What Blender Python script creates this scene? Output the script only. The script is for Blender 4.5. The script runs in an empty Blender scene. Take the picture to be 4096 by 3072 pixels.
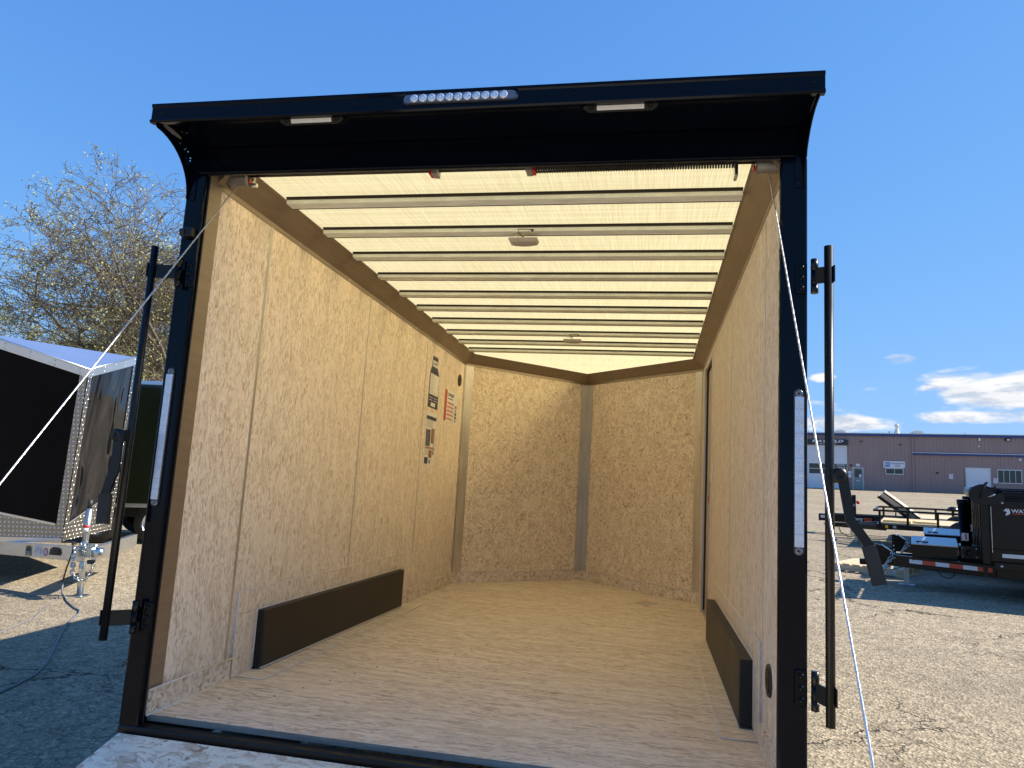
import bpy, bmesh, math, random
import numpy as np
from mathutils import Vector, Matrix

random.seed(7)
SC = bpy.context.scene
COL = SC.collection
R = math.radians

# ------------------------------------------------------------------ camera
# world = level ground at z 0; the cargo trailer stands slightly nose-down on it
TM = Matrix(((0.99976808, -0.00402158, 0.02115683, 0.0),
             (0.00319732, 0.99923994, 0.03885006, 0.0),
             (-0.02129699, -0.03877341, 0.99902105, 0.57),
             (0, 0, 0, 1)))
CAM_LOC = Vector((1.7606, -2.4085, 1.4937))
def cam_axes(yaw, pitch, roll):
    f = Vector((math.sin(yaw)*math.cos(pitch), math.cos(yaw)*math.cos(pitch), math.sin(pitch)))
    r = Vector((math.cos(yaw), -math.sin(yaw), 0)); u = r.cross(f)
    c, s = math.cos(roll), math.sin(roll)
    return c*r+s*u, -s*r+c*u, f
cr, cu, cf = cam_axes(-0.1955, R(6.28), R(1.72))
cam = bpy.data.cameras.new('camera')
cam.sensor_width = 36; cam.lens = 2904.08/4096*36; cam.clip_start = 0.02; cam.clip_end = 2000
camo = bpy.data.objects.new('camera', cam); COL.objects.link(camo)
camo.matrix_world = Matrix(((cr.x, cu.x, -cf.x, CAM_LOC.x), (cr.y, cu.y, -cf.y, CAM_LOC.y), (cr.z, cu.z, -cf.z, CAM_LOC.z), (0, 0, 0, 1)))
SC.camera = camo

# ------------------------------------------------------------------ light, sky, exposure
SUN_EL, SUN_AZ = R(38), R(80.2)          # azimuth clockwise from +Y
SC.view_settings.view_transform = 'Standard'
SC.view_settings.look = 'None'
SC.view_settings.exposure = 0.95
SC.view_settings.gamma = 1
SC.view_settings.use_curve_mapping = False
sun = bpy.data.lights.new('sun', 'SUN'); sun.energy = 5.0; sun.angle = R(0.53); sun.color = (1, 0.92, 0.80)
suno = bpy.data.objects.new('sun', sun); COL.objects.link(suno)
sd = Vector((math.sin(SUN_AZ)*math.cos(SUN_EL), math.cos(SUN_AZ)*math.cos(SUN_EL), math.sin(SUN_EL)))
suno.rotation_euler = (-sd).to_track_quat('-Z', 'Y').to_euler()
suno.location = sd*60

class NT:
    def __init__(s, tree): s.t = tree; s.t.nodes.clear()
    def n(s, typ, **kw):
        nd = s.t.nodes.new(typ)
        for k, v in kw.items():
            if k.startswith('i_'):
                nd.inputs[k[2:].replace('_', ' ')].default_value = v
            else: setattr(nd, k, v)
        return nd
    def set(s, sock, v):
        if isinstance(v, bpy.types.NodeSocket): s.t.links.new(v, sock)
        else: sock.default_value = v
    def m(s, op, a, b=0.0, c=None, clamp=False):
        nd = s.t.nodes.new('ShaderNodeMath'); nd.operation = op; nd.use_clamp = clamp
        s.set(nd.inputs[0], a)
        if len(nd.inputs) > 1: s.set(nd.inputs[1], b)
        if c is not None: s.set(nd.inputs[2], c)
        return nd.outputs[0]
    def vm(s, op, a, b=None):
        nd = s.t.nodes.new('ShaderNodeVectorMath'); nd.operation = op
        s.set(nd.inputs[0], a)
        if b is not None: s.set(nd.inputs[1], b)
        return nd.outputs['Value'] if op in ('LENGTH', 'DOT_PRODUCT', 'DISTANCE') else nd.outputs[0]
    def mix(s, f, a, b, typ='MIX'):
        nd = s.t.nodes.new('ShaderNodeMix'); nd.data_type = 'RGBA'; nd.blend_type = typ
        s.set(nd.inputs[0], f)
        for sock, v in ((nd.inputs[6], a), (nd.inputs[7], b)):
            if isinstance(v, tuple) and len(v) == 3: v = (*v, 1)
            s.set(sock, v)
        return nd.outputs[2]
    def ramp(s, f, stops, interp='LINEAR'):
        nd = s.t.nodes.new('ShaderNodeValToRGB'); cr_ = nd.color_ramp; cr_.interpolation = interp
        while len(cr_.elements) > 1: cr_.elements.remove(cr_.elements[-1])
        for i, (p, c) in enumerate(stops):
            e = cr_.elements[0] if i == 0 else cr_.elements.new(p)
            e.position = p; e.color = (*c, 1) if len(c) == 3 else c
        s.set(nd.inputs[0], f); return nd.outputs[0]
    def ss(s, v, lo, hi):
        nd = s.t.nodes.new('ShaderNodeMapRange'); nd.interpolation_type = 'SMOOTHSTEP'
        s.set(nd.inputs[0], v); s.set(nd.inputs[1], lo); s.set(nd.inputs[2], hi); return nd.outputs[0]
    def noise(s, vec, scale, detail=4, rough=.55, dist=0.0):
        nd = s.t.nodes.new('ShaderNodeTexNoise'); s.set(nd.inputs['Vector'], vec)
        nd.inputs['Scale'].default_value = scale; nd.inputs['Detail'].default_value = detail
        nd.inputs['Roughness'].default_value = rough; nd.inputs['Distortion'].default_value = dist
        return nd
    def voro(s, vec, scale, feature='F1'):
        nd = s.t.nodes.new('ShaderNodeTexVoronoi'); nd.feature = feature; s.set(nd.inputs['Vector'], vec)
        nd.inputs['Scale'].default_value = scale; return nd
    def mapping(s, vec, scale=(1, 1, 1), rot=(0, 0, 0), loc=(0, 0, 0)):
        nd = s.t.nodes.new('ShaderNodeMapping'); s.set(nd.inputs[0], vec)
        nd.inputs['Location'].default_value = loc; nd.inputs['Rotation'].default_value = rot; nd.inputs['Scale'].default_value = scale
        return nd.outputs[0]
    def xyz(s, v):
        nd = s.t.nodes.new('ShaderNodeSeparateXYZ'); s.set(nd.inputs[0], v); return nd.outputs
    def comb(s, x, y, z):
        nd = s.t.nodes.new('ShaderNodeCombineXYZ')
        for k, v in enumerate((x, y, z)): s.set(nd.inputs[k], v)
        return nd.outputs[0]

world = bpy.data.worlds.new('World'); SC.world = world; world.use_nodes = True
w = NT(world.node_tree)
out = w.n('ShaderNodeOutputWorld'); bg = w.n('ShaderNodeBackground')
sky = w.n('ShaderNodeTexSky', sky_type='NISHITA', sun_disc=False, sun_elevation=SUN_EL, sun_rotation=SUN_AZ, altitude=1500, air_density=1.0, dust_density=0.4, ozone_density=2.2)
bg.inputs['Strength'].default_value = 0.118
geo = w.n('ShaderNodeTexCoord')
d = w.vm('NORMALIZE', geo.outputs['Generated'])
dx, dy, dz = w.xyz(d)
# cumulus bank along the horizon: the same noise all the way round
cv = w.comb(w.m('MULTIPLY', dx, 5.0), w.m('MULTIPLY', dy, 5.0), w.m('MULTIPLY', dz, 15.0))
n1 = w.noise(cv, 2.1, 9, .56, .2).outputs['Fac']
n2 = w.noise(w.mapping(cv, loc=(.03, -.01, .10)), 2.1, 9, .56, .2).outputs['Fac']
fade = w.ss(dz, .165, -.01)
bank = w.m('ADD', n1, w.m('MULTIPLY', fade, .15))
BLOBS = ((.392, .916, .104, .10, .030, .31), (.39, .919, .070, .11, .010, .25), (.290, .947, .140, .024, .008, .24), (.206, .971, .121, .019, .0075, .27), (.2, .978, .062, .10, .012, .26), (.264, .959, .104, .02, .006, .18))
extra = 0.0
for bx, by, bz, rx, rz, amp in BLOBS:
    c = Vector((bx, by, bz)).normalized()
    hx = Vector((c.y, -c.x, 0)).normalized()
    u = w.vm('DOT_PRODUCT', w.vm('SUBTRACT', d, tuple(c)), tuple(hx))
    v = w.m('SUBTRACT', dz, c.z)
    r2 = w.m('ADD', w.m('POWER', w.m('DIVIDE', u, rx), 2), w.m('POWER', w.m('DIVIDE', v, rz), 2))
    front = w.m('GREATER_THAN', w.vm('DOT_PRODUCT', d, tuple(c)), 0.5)
    g = w.m('MULTIPLY', w.m('MULTIPLY', w.ss(r2, 1.6, .0), amp), front)
    extra = g if extra == 0.0 else w.m('MAXIMUM', extra, g)
dens = w.m('MULTIPLY', w.ss(w.m('ADD', bank, extra), .69, .87), w.ss(dz, .24, .15))
shade = w.ss(w.m('SUBTRACT', n2, n1), -.05, .09)
low = w.noise(w.mapping(cv, scale=(.6, .6, 1.6)), 1.0, 4).outputs['Fac']
shade = w.m('MAXIMUM', shade, w.ss(low, .50, .66))
ccol = w.mix(shade, (4.6, 4.55, 4.5), (2.7, 3.0, 3.5))
tint = w.mix(1.0, sky.outputs[0], (.86, 1.03, 1.22), 'MULTIPLY')
tr_, tg_, tb_ = w.xyz(tint)
def soft(c, a, k): return w.m('DIVIDE', w.m('MULTIPLY', c, a), w.m('ADD', w.m('MULTIPLY', c, k), 1.0))
tint = w.comb(soft(tr_, .89, .375), soft(tg_, 1.66, .48), soft(tb_, 3.4, .65))
w.t.links.new(w.mix(w.m('MULTIPLY', dens, .95), tint, ccol), bg.inputs['Color'])
w.t.links.new(bg.outputs[0], out.inputs[0])

# ------------------------------------------------------------------ materials
MATS = {}
def mat(name, col=(.5, .5, .5), rough=.5, metal=0.0, **kw):
    if name in MATS: return MATS[name]
    m = bpy.data.materials.new(name); m.use_nodes = True; t = NT(m.node_tree)
    o = t.n('ShaderNodeOutputMaterial'); p = t.n('ShaderNodeBsdfPrincipled')
    p.inputs['Base Color'].default_value = (*col, 1); p.inputs['Roughness'].default_value = rough; p.inputs['Metallic'].default_value = metal
    for k, v in kw.items(): p.inputs[k.replace('_', ' ')].default_value = v
    t.t.links.new(p.outputs[0], o.inputs[0]); m['_'] = 1
    MATS[name] = m; return m
def raw(name):
    m = bpy.data.materials.new(name); m.use_nodes = True; t = NT(m.node_tree)
    o = t.n('ShaderNodeOutputMaterial'); p = t.n('ShaderNodeBsdfPrincipled'); t.t.links.new(p.outputs[0], o.inputs[0])
    tc = t.n('ShaderNodeTexCoord'); MATS[name] = m
    return m, t, p, tc.outputs['Object'], o
def bump(t, p, h, strength, dist=.002):
    b = t.n('ShaderNodeBump'); b.inputs['Strength'].default_value = strength; b.inputs['Distance'].default_value = dist
    t.t.links.new(h, b.inputs['Height']); t.t.links.new(b.outputs[0], p.inputs['Normal'])
def worn(name, col, rough, metal=0.0, var=.12, scale=3.0, rvar=.12, bumpy=0.0, bs=80, stretch=(1, 1, 1), spec=.5):
    """a painted or metal surface with soft uneven wear"""
    m, t, p, ob, o = raw(name)
    v = t.mapping(ob, stretch)
    n = t.noise(v, scale, 6, .6).outputs['Fac']
    f = t.noise(v, scale*14, 3, .6).outputs['Fac']
    k = t.m('ADD', t.m('MULTIPLY', n, .7), t.m('MULTIPLY', f, .3))
    a = tuple(c*(1-var) for c in col); b = tuple(min(1, c*(1+var)) for c in col)
    t.t.links.new(t.mix(t.ss(k, .3, .7), a, b), p.inputs['Base Color'])
    t.t.links.new(t.m('ADD', t.m('MULTIPLY', k, rvar*2), rough-rvar, clamp=True), p.inputs['Roughness'])
    p.inputs['Metallic'].default_value = metal
    if bumpy: bump(t, p, t.noise(ob, bs, 3).outputs['Fac'], bumpy, .001)
    p.inputs['Specular IOR Level'].default_value = spec
    return m
def osb(name, st, base, dist, seed, fleck=.62, amount=.75):
    """oriented strand board; st = strands per metre along x, y, z"""
    m, t, p, ob, o = raw(name)
    wob = t.noise(ob, 11.0, 2).outputs['Color']
    vv = t.vm('ADD', ob, t.vm('MULTIPLY', t.vm('SUBTRACT', wob, (.5, .5, .5)), (dist, dist, dist)))
    v = t.mapping(vv, st, loc=(seed, seed*1.7, seed*.3))
    c1 = t.voro(v, 1.0); r1 = t.xyz(c1.outputs['Color'])
    n1 = t.noise(t.mapping(vv, tuple(c*.55 for c in st), loc=(seed+4, 2, seed)), 1.0, 5, .72, .6).outputs['Fac']
    n2 = t.noise(t.mapping(vv, tuple(c*.9 for c in st), loc=(seed+9, 7, seed)), 1.0, 3, .6, .9).outputs['Fac']
    n3 = t.noise(t.mapping(vv, tuple(c*.40 for c in st), loc=(seed+1, 17, seed)), 1.0, 3, .6, 1.2).outputs['Fac']
    big = t.noise(ob, 1.3, 3).outputs['Fac']
    lt = tuple(min(.90, c*1.10) for c in base); md = tuple(c*.90 for c in base); dk = tuple(c*q for c, q in zip(base, (.70, .62, .54)))
    k = t.m('ADD', t.m('MULTIPLY', n1, .72), t.m('MULTIPLY', r1[0], .28))
    col = t.ramp(k, [(.37, dk), (.455, md), (.52, base), (.61, lt)])
    br = tuple(c*q for c, q in zip(base, (.46, .34, .25)))
    col = t.mix(t.m('MULTIPLY', t.ss(n2, fleck, fleck+.05), amount), col, br)
    col = t.mix(t.m('MULTIPLY', t.ss(n3, fleck+.055, fleck+.10), .85), col, tuple(c*q for c, q in zip(base, (.34, .24, .17))))
    col = t.mix(t.m('MULTIPLY', t.ss(big, .4, .65), .12), col, tuple(c*.82 for c in base))
    # broad overlapping strands of varied tone and width
    lv = t.voro(t.mapping(vv, tuple(c*.20 for c in st), loc=(seed*3, 5, seed)), 1.0); lr = t.xyz(lv.outputs['Color'])
    col = t.mix(t.m('MULTIPLY', t.ss(lr[0], .55, .95), .42), col, tuple(c*q for c, q in zip(base, (.80, .74, .66))))
    col = t.mix(t.m('MULTIPLY', t.ss(lr[1], .6, .95), .40), col, tuple(min(.93, c*1.14) for c in base))
    mv = t.voro(t.mapping(vv, tuple(c*.33 for c in st), loc=(seed*2, 11, seed)), 1.0); mr_ = t.xyz(mv.outputs['Color'])
    col = t.mix(t.m('MULTIPLY', t.m('MULTIPLY', t.m('GREATER_THAN', mr_[2], .965), t.ss(mv.outputs['Distance'], .45, .3)), .7), col, tuple(c*q for c, q in zip(base, (.56, .40, .27))))
    t.t.links.new(col, p.inputs['Base Color'])
    p.inputs['Roughness'].default_value = .62; p.inputs['Specular IOR Level'].default_value = .3
    bump(t, p, t.m('ADD', r1[1], t.m('MULTIPLY', n1, 1.2)), .25, .001)
    return m
OSB = (.78, .675, .56)
M_WALL = osb('osb_wall', (210, 172, 44), OSB, .03, 3.1, .61, .65)
M_NOSE = osb('osb_nose', (105, 105, 60), (.83, .70, .545), .08, 9.4, .575, .85)
M_FLOOR = osb('osb_floor', (22, 130, 60), (.82, .69, .545), .03, 5.5, .59, .85)
M_KICK = osb('osb_kick', (85, 62, 62), (.77, .665, .55), .08, 1.2, .575, .8)
M_RAMP = osb('osb_ramp', (26, 50, 48), (.88, .77, .63), .06, 2.2, .59, .75)
M_EDGE = worn('osb_cut_edge', (.17, .175, .16), .8, 0, .35, 14, .08, .4, 120, (.3, 1, 3))
M_BLACK = worn('black_gloss_paint', (.0016, .0030, .0065), .11, 0, .2, 4, .05, .05, 60, spec=.17)  # blue of the reflected sky is tinted into the black base colour
M_BLACKSATIN = worn('black_satin_steel', (.005, .0048, .0045), .34, 0, .2, 6, .1, .15, 140, spec=.35)
M_BOX = worn('black_wheel_box_paint', (.004, .0038, .0035), .5, 0, .25, 5, .1, .12, 90)
M_TRIM = worn('mill_finish_aluminium', (.60, .57, .53), .40, .88, .12, 3, .1, .0, 80, (1, 6, 1))
M_COVE = worn('brushed_cove_aluminium', (.31, .25, .185), .45, .7, .12, 4, .1, .0, 80, (8, 1, 8))
M_GALV = worn('galvanised_roof_bow', (.80, .82, .72), .55, 0.0, .14, 8, .1, .0, 80, (1, 6, 1))
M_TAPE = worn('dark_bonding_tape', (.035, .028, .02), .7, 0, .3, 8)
M_STEEL = worn('zinc_plated_steel', (.60, .62, .60), .28, 1.0, .18, 12, .12)
M_CABLE = worn('stranded_wire_rope', (.78, .78, .78), .35, .75, .2, 60, .1)
M_RUBBER = worn('tyre_rubber', (.02, .02, .02), .75, 0, .3, 9, .08, .3, 60)
M_RED = mat('red_plastic', (.55, .02, .02), .4)
M_WHITE = worn('white_plastic', (.75, .75, .73), .4, 0, .06)
M_CAULK = worn('clear_caulk_bead', (.80, .71, .60), .75, 0, .12, 20)
M_SPRING = worn('oiled_spring_steel', (.03, .028, .025), .35, .6, .3, 20)
M_GREYWIRE = mat('grey_cord', (.16, .165, .18), .55)
M_WHITEPAPER = worn('white_print_paper', (.72, .70, .66), .55, 0, .04)
M_NAVY = mat('navy_print', (.022, .032, .07), .5)
M_PRED = mat('red_print', (.50, .07, .035), .5)
M_PGREY = mat('grey_print', (.30, .30, .32), .5)
M_PBLACK = mat('black_print', (.02, .02, .02), .5)
M_PBROWN = mat('brown_print', (.25, .11, .035), .5)
M_PLENS = worn('frosted_lens', (.72, .72, .70), .35, 0, .08, 40)

def clear_lens(name, col, pattern):
    m, t, p, ob, o = raw(name)
    p.inputs['Base Color'].default_value = (*col, 1); p.inputs['Roughness'].default_value = .16; p.inputs['Metallic'].default_value = .55
    p.inputs['Coat Weight'].default_value = 1; p.inputs['Coat Roughness'].default_value = .04
    if pattern == 'arcs':
        x, y, z = t.xyz(ob)
        zz = t.m('MULTIPLY', z, 21.0)
        fr = t.m('SUBTRACT', t.m('FRACT', zz), .15)
        xx = t.m('MULTIPLY', t.m('SUBTRACT', t.m('PINGPONG', t.m('ADD', x, .5), 1000.0), 0.0), 21.0)
        wv = t.n('ShaderNodeTexWave', wave_type='RINGS', rings_direction='SPHERICAL')
        t.t.links.new(t.comb(t.m('SUBTRACT', t.m('FRACT', xx), .5), 0.0, fr), wv.inputs['Vector']); wv.inputs['Scale'].default_value = 2.2
        bump(t, p, wv.outputs['Fac'], .16, .004)
    else:
        bump(t, p, t.noise(ob, 220, 2).outputs['Fac'], .15, .002)
    return m
M_TAIL = clear_lens('clear_tail_lens', (.66, .68, .74), 'arcs')
M_CLEAR = clear_lens('clear_led_lens', (.16, .165, .18), 'n')
M_LDOME = worn('clear_dome_lens', (.80, .82, .86), .08, .6, .06, 60, .03)

# translucent fibreglass roof
m, t, p, ob, o = raw('translucent_roof_sheet'); M_ROOF = m
st = t.noise(t.mapping(ob, (190, 3.0, 1), rot=(0, 0, .06)), 1.0, 4, .6).outputs['Fac']
st2 = t.noise(t.mapping(ob, (.6, 45, 1)), 1.0, 3).outputs['Fac']
k = t.m('ADD', t.m('MULTIPLY', st, .65), t.m('MULTIPLY', st2, .35))
rc = t.mix(t.ss(k, .36, .64), (.62, .50, .24), (.76, .635, .335))
tr = t.n('ShaderNodeBsdfTranslucent'); df = t.n('ShaderNodeBsdfDiffuse'); mx = t.n('ShaderNodeMixShader'); mx.inputs[0].default_value = .22
t.t.links.new(rc, tr.inputs[0]); t.t.links.new(rc, df.inputs[0]); t.t.links.new(tr.outputs[0], mx.inputs[1]); t.t.links.new(df.outputs[0], mx.inputs[2]); rfr = t.n('ShaderNodeBsdfRefraction', distribution='BECKMANN'); rfr.inputs['Roughness'].default_value = 1.0; rfr.inputs['IOR'].default_value = 1.45; t.t.links.new(rc, rfr.inputs[0])
mx2 = t.n('ShaderNodeMixShader'); mx2.inputs[0].default_value = .22; t.t.links.new(mx.outputs[0], mx2.inputs[1]); t.t.links.new(rfr.outputs[0], mx2.inputs[2]); t.t.links.new(mx2.outputs[0], o.inputs[0])

def tread(name, col, s, ax):
    """bright aluminium tread plate: alternating raised bars; ax picks the two object axes of the sheet"""
    m, t, p, ob, o = raw(name)
    c = t.xyz(ob)
    U = c[ax[0]] if isinstance(ax[0], int) else t.vm('DOT_PRODUCT', ob, ax[0])
    V = c[ax[1]]
    u = t.m('MULTIPLY', U, s); v = t.m('MULTIPLY', V, s)
    par = t.m('MODULO', t.m('ABSOLUTE', t.m('ADD', t.m('FLOOR', u), t.m('FLOOR', v))), 2.0)
    fu = t.m('SUBTRACT', t.m('FRACT', u), .5); fv = t.m('SUBTRACT', t.m('FRACT', v), .5)
    sg = t.m('SUBTRACT', t.m('MULTIPLY', par, 2.0), 1.0)
    a = t.m('ADD', fu, t.m('MULTIPLY', fv, sg)); b = t.m('SUBTRACT', fu, t.m('MULTIPLY', fv, sg))
    r = t.m('ADD', t.m('POWER', t.m('DIVIDE', a, .62), 2), t.m('POWER', t.m('DIVIDE', b, .22), 2))
    h = t.ss(r, 1.0, .1)
    t.t.links.new(t.mix(h, tuple(q*.34 for q in col), col), p.inputs['Base Color'])  # relief shading put into the colour: recesses dark, raised bars bright
    p.inputs['Metallic'].default_value = 1; p.inputs['Roughness'].default_value = .24
    bump(t, p, h, 1.0, .004)
    return m

# asphalt
m, t, p, ob, o = raw('old_asphalt'); M_ASPHALT = m
big = t.noise(ob, .22, 5, .6).outputs['Fac']; mid = t.noise(ob, 3.0, 5, .65).outputs['Fac']
stn = t.voro(ob, 62.0); sr = t.xyz(stn.outputs['Color'])
stn2 = t.voro(ob, 24.0); sr2 = t.xyz(stn2.outputs['Color'])
col = t.ramp(sr[0], [(0, (.10, .092, .08)), (.35, (.23, .21, .178)), (.7, (.33, .302, .255)), (1, (.54, .505, .445))])
col = t.mix(.4, col, t.ramp(sr2[1], [(0, (.13, .118, .10)), (.5, (.28, .257, .215)), (1, (.47, .435, .37))]))
col = t.mix(t.m('MULTIPLY', t.ss(mid, .42, .7), .35), col, (.17, .155, .13))
col = t.mix(t.m('MULTIPLY', t.ss(big, .45, .62), .35), col, (.16, .147, .125))
wob = t.noise(ob, 1.6, 5, .65).outputs['Color']
cvv = t.vm('ADD', t.mapping(ob, (.42, .62, 1)), t.vm('MULTIPLY', wob, (.55, .55, 0)))
ed = t.voro(cvv, 1.0, 'DISTANCE_TO_EDGE').outputs['Distance']
cm = t.noise(ob, .35, 3).outputs['Fac']
crack = t.m('MULTIPLY', t.ss(ed, .009, .002), t.ss(cm, .42, .56))
ed2 = t.voro(t.vm('ADD', t.mapping(ob, (1.9, 2.5, 1)), t.vm('MULTIPLY', wob, (1.2, 1.2, 0))), 1.0, 'DISTANCE_TO_EDGE').outputs['Distance']
crack = t.m('MAXIMUM', crack, t.m('MULTIPLY', t.m('MULTIPLY', t.ss(ed2, .016, .004), .6), t.ss(cm, .50, .62)))
col = t.mix(t.m('MULTIPLY', crack, .88), col, (.02, .019, .018))
col = t.mix(1.0, col, (1.09, .975, .775), 'MULTIPLY')
t.t.links.new(col, p.inputs['Base Color']); p.inputs['Roughness'].default_value = .88; p.inputs['Specular IOR Level'].default_value = .25
bump(t, p, t.m('SUBTRACT', t.m('ADD', stn.outputs['Distance'], t.m('MULTIPLY', stn2.outputs['Distance'], .6)), t.m('MULTIPLY', crack, 1.5)), .6, .012)

# ------------------------------------------------------------------ mesh helpers
class MB:
    def __init__(s): s.v = []; s.f = []; s.sm = []
    def add(s, vs, fs, smooth=False):
        o = len(s.v); s.v += [tuple(x) for x in vs]
        for f in fs: s.f.append(tuple(i+o for i in f)); s.sm.append(smooth)
        return s
    def box(s, x0, x1, y0, y1, z0, z1, bev=0.0, M=None):
        if bev <= 0:
            vs = [(x, y, z) for z in (z0, z1) for y in (y0, y1) for x in (x0, x1)]
            fs = [(0, 2, 3, 1), (4, 5, 7, 6), (0, 1, 5, 4), (2, 6, 7, 3), (0, 4, 6, 2), (1, 3, 7, 5)]
        else:
            bm = bmesh.new(); bmesh.ops.create_cube(bm, size=1)
            for vv in bm.verts: vv.co = Vector(((x0+x1)/2+vv.co.x*(x1-x0), (y0+y1)/2+vv.co.y*(y1-y0), (z0+z1)/2+vv.co.z*(z1-z0)))
            bmesh.ops.bevel(bm, geom=bm.edges[:], offset=bev, segments=2, affect='EDGES', profile=.5)
            bm.verts.index_update(); vs = [vv.co[:] for vv in bm.verts]; fs = [[q.index for q in f.verts] for f in bm.faces]; bm.free()
        if M is not None: vs = [tuple(M @ Vector(q)) for q in vs]
        return s.add(vs, fs)
    def quad(s, a, b, c, d_): return s.add([a, b, c, d_], [(0, 1, 2, 3)])
    def slab(s, pts, nrm, th):
        """polygon with thickness along nrm (0 .. th)"""
        n = len(pts); nv = Vector(nrm)*th
        vs = [Vector(q) for q in pts]+[Vector(q)+nv for q in pts]
        fs = [tuple(range(n))[::-1], tuple(range(n, 2*n))]+[(i, (i+1) % n, (i+1) % n+n, i+n) for i in range(n)]
        return s.add(vs, fs)
    def tube(s, pts, r, seg=8, caps=True, closed=False):
        pts = [Vector(q) for q in pts]; n = len(pts)
        rr = r if isinstance(r, (list, tuple)) else [r]*n
        up = None; vs = []
        for i, q in enumerate(pts):
            if closed: tg = pts[(i+1) % n]-pts[i-1]
            else: tg = pts[min(i+1, n-1)]-pts[max(i-1, 0)]
            tg.normalize()
            if up is None:
                up = tg.orthogonal().normalized()
            up = (up-tg*up.dot(tg)).normalized(); sd_ = tg.cross(up)
            for k_ in range(seg):
                a = 2*math.pi*k_/seg
                vs.append(q+(up*math.cos(a)+sd_*math.sin(a))*rr[i])
        fs = []
        for i in range(n if closed else n-1):
            j = (i+1) % n
            for k_ in range(seg):
                l = (k_+1) % seg
                fs.append((i*seg+k_, i*seg+l, j*seg+l, j*seg+k_))
        o = len(s.v); s.add(vs, fs, True)
        if caps and not closed:
            s.f.append(tuple(o+k_ for k_ in range(seg))[::-1]); s.sm.append(False)
            s.f.append(tuple(o+(n-1)*seg+k_ for k_ in range(seg))); s.sm.append(False)
        return s
    def cyl(s, a, b, r, seg=16, r2=None): return s.tube([a, b], [r, r2 if r2 is not None else r], seg)
    def lathe(s, prof, seg, M):
        """profile (r, h) about local z, transformed by M"""
        vs = []; fs = []; n = len(prof)
        for k_ in range(seg):
            a = 2*math.pi*k_/seg
            for r, h in prof: vs.append(M @ Vector((r*math.cos(a), r*math.sin(a), h)))
        for k_ in range(seg):
            l = (k_+1) % seg
            for i in range(n-1): fs.append((k_*n+i, l*n+i, l*n+i+1, k_*n+i+1))
        return s.add(vs, fs, True)
    def build(s, name, m, parent=None, M=None):
        me = bpy.data.meshes.new(name); me.from_pydata(s.v, [], s.f); me.validate()
        bm = bmesh.new(); bm.from_mesh(me); bmesh.ops.recalc_face_normals(bm, faces=bm.faces[:]); bm.to_mesh(me); bm.free()
        if len(me.polygons) == len(s.sm): me.polygons.foreach_set('use_smooth', s.sm)
        me.materials.append(m)
        o_ = bpy.data.objects.new(name, me); COL.objects.link(o_)
        if parent is not None: o_.parent = parent
        if M is not None: o_.matrix_local = M
        return o_
def tag(o_, label, cat=None, group=None):
    o_['label'] = label
    if cat: o_['category'] = cat
    if group: o_['group'] = group
    return o_
def thing(name, label, cat, M=None, group=None):
    e = bpy.data.objects.new(name, None); COL.objects.link(e); e.empty_display_size = .3
    if M is not None: e.matrix_world = M
    return tag(e, label, cat, group)
def struct(o_): o_['kind'] = 'structure'; return o_
def box(name, m, parent, x0, x1, y0, y1, z0, z1, bev=0.0, M=None): return MB().box(x0, x1, y0, y1, z0, z1, bev, M).build(name, m, parent)
def basis(o_, ex, ey, ez): return Matrix(((ex[0], ey[0], ez[0], o_[0]), (ex[1], ey[1], ez[1], o_[1]), (ex[2], ey[2], ez[2], o_[2]), (0, 0, 0, 1)))
def dup(src, parent, M=None):
    c = src.copy(); COL.objects.link(c)
    c.parent = parent
    if M is not None: c.matrix_local = M
    return c
def dup_tree(src, M):
    c = src.copy(); COL.objects.link(c); c.matrix_world = M
    for ch in src.children:
        k_ = dup(ch, c)
        for g in ch.children: dup(g, k_)
    return c
def text(name, body, m, parent, o_, ex, ey, height, width=None, bold=0.0, shear=0.0, depth=.002, align='LEFT'):
    """flat lettering as a mesh standing on the surface: ex reading direction, ey letter up"""
    cu_ = bpy.data.curves.new(name, 'FONT'); cu_.body = body; cu_.size = 1; cu_.shear = shear; cu_.offset = bold; cu_.extrude = 0; cu_.fill_mode = 'FRONT'; cu_.resolution_u = 3
    ob_ = bpy.data.objects.new(name, cu_); COL.objects.link(ob_)
    me = bpy.data.meshes.new_from_object(ob_.evaluated_get(bpy.context.evaluated_depsgraph_get()))
    bpy.data.objects.remove(ob_); bpy.data.curves.remove(cu_)
    xs = [v.co.x for v in me.vertices]; ys = [v.co.y for v in me.vertices]
    x0, x1, y0, y1 = min(xs), max(xs), min(ys), max(ys)
    sy = height/(y1-y0); sx = (width/(x1-x0)) if width else sy
    off = {'LEFT': 0, 'CENTER': -.5*(x1-x0)*sx, 'RIGHT': -(x1-x0)*sx}[align]
    O, X, Y = Vector(o_), Vector(ex).normalized(), Vector(ey).normalized(); Z = X.cross(Y)
    for v in me.vertices: v.co = O+X*((v.co.x-x0)*sx+off)+Y*((v.co.y-y0)*sy)+Z*depth
    me.name = name; me.materials.append(m)
    t_ = bpy.data.objects.new(name, me); COL.objects.link(t_); t_.parent = parent
    return t_

# ------------------------------------------------------------------ ground
g = MB().quad((-600, -300, 0), (600, -300, 0), (600, 900, 0), (-600, 900, 0)).build('ground', M_ASPHALT)
struct(g)

# ================================================================== cargo trailer (open rear)
T = thing('cargo_trailer', 'black enclosed cargo trailer with open ramp door, strand board walls and translucent roof', 'trailer', TM)
XL, XR = -0.005, 2.15
PL, PR = -0.078, 2.208           # outer faces of the rear posts
L, HC, CV = 4.064, 2.01, 0.08    # start of the nose, wall height, cove leg
AP = (1.05, 5.12)                # nose apex
FY = -0.0525                     # rear face of the frame
ZC = HC+CV
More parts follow.
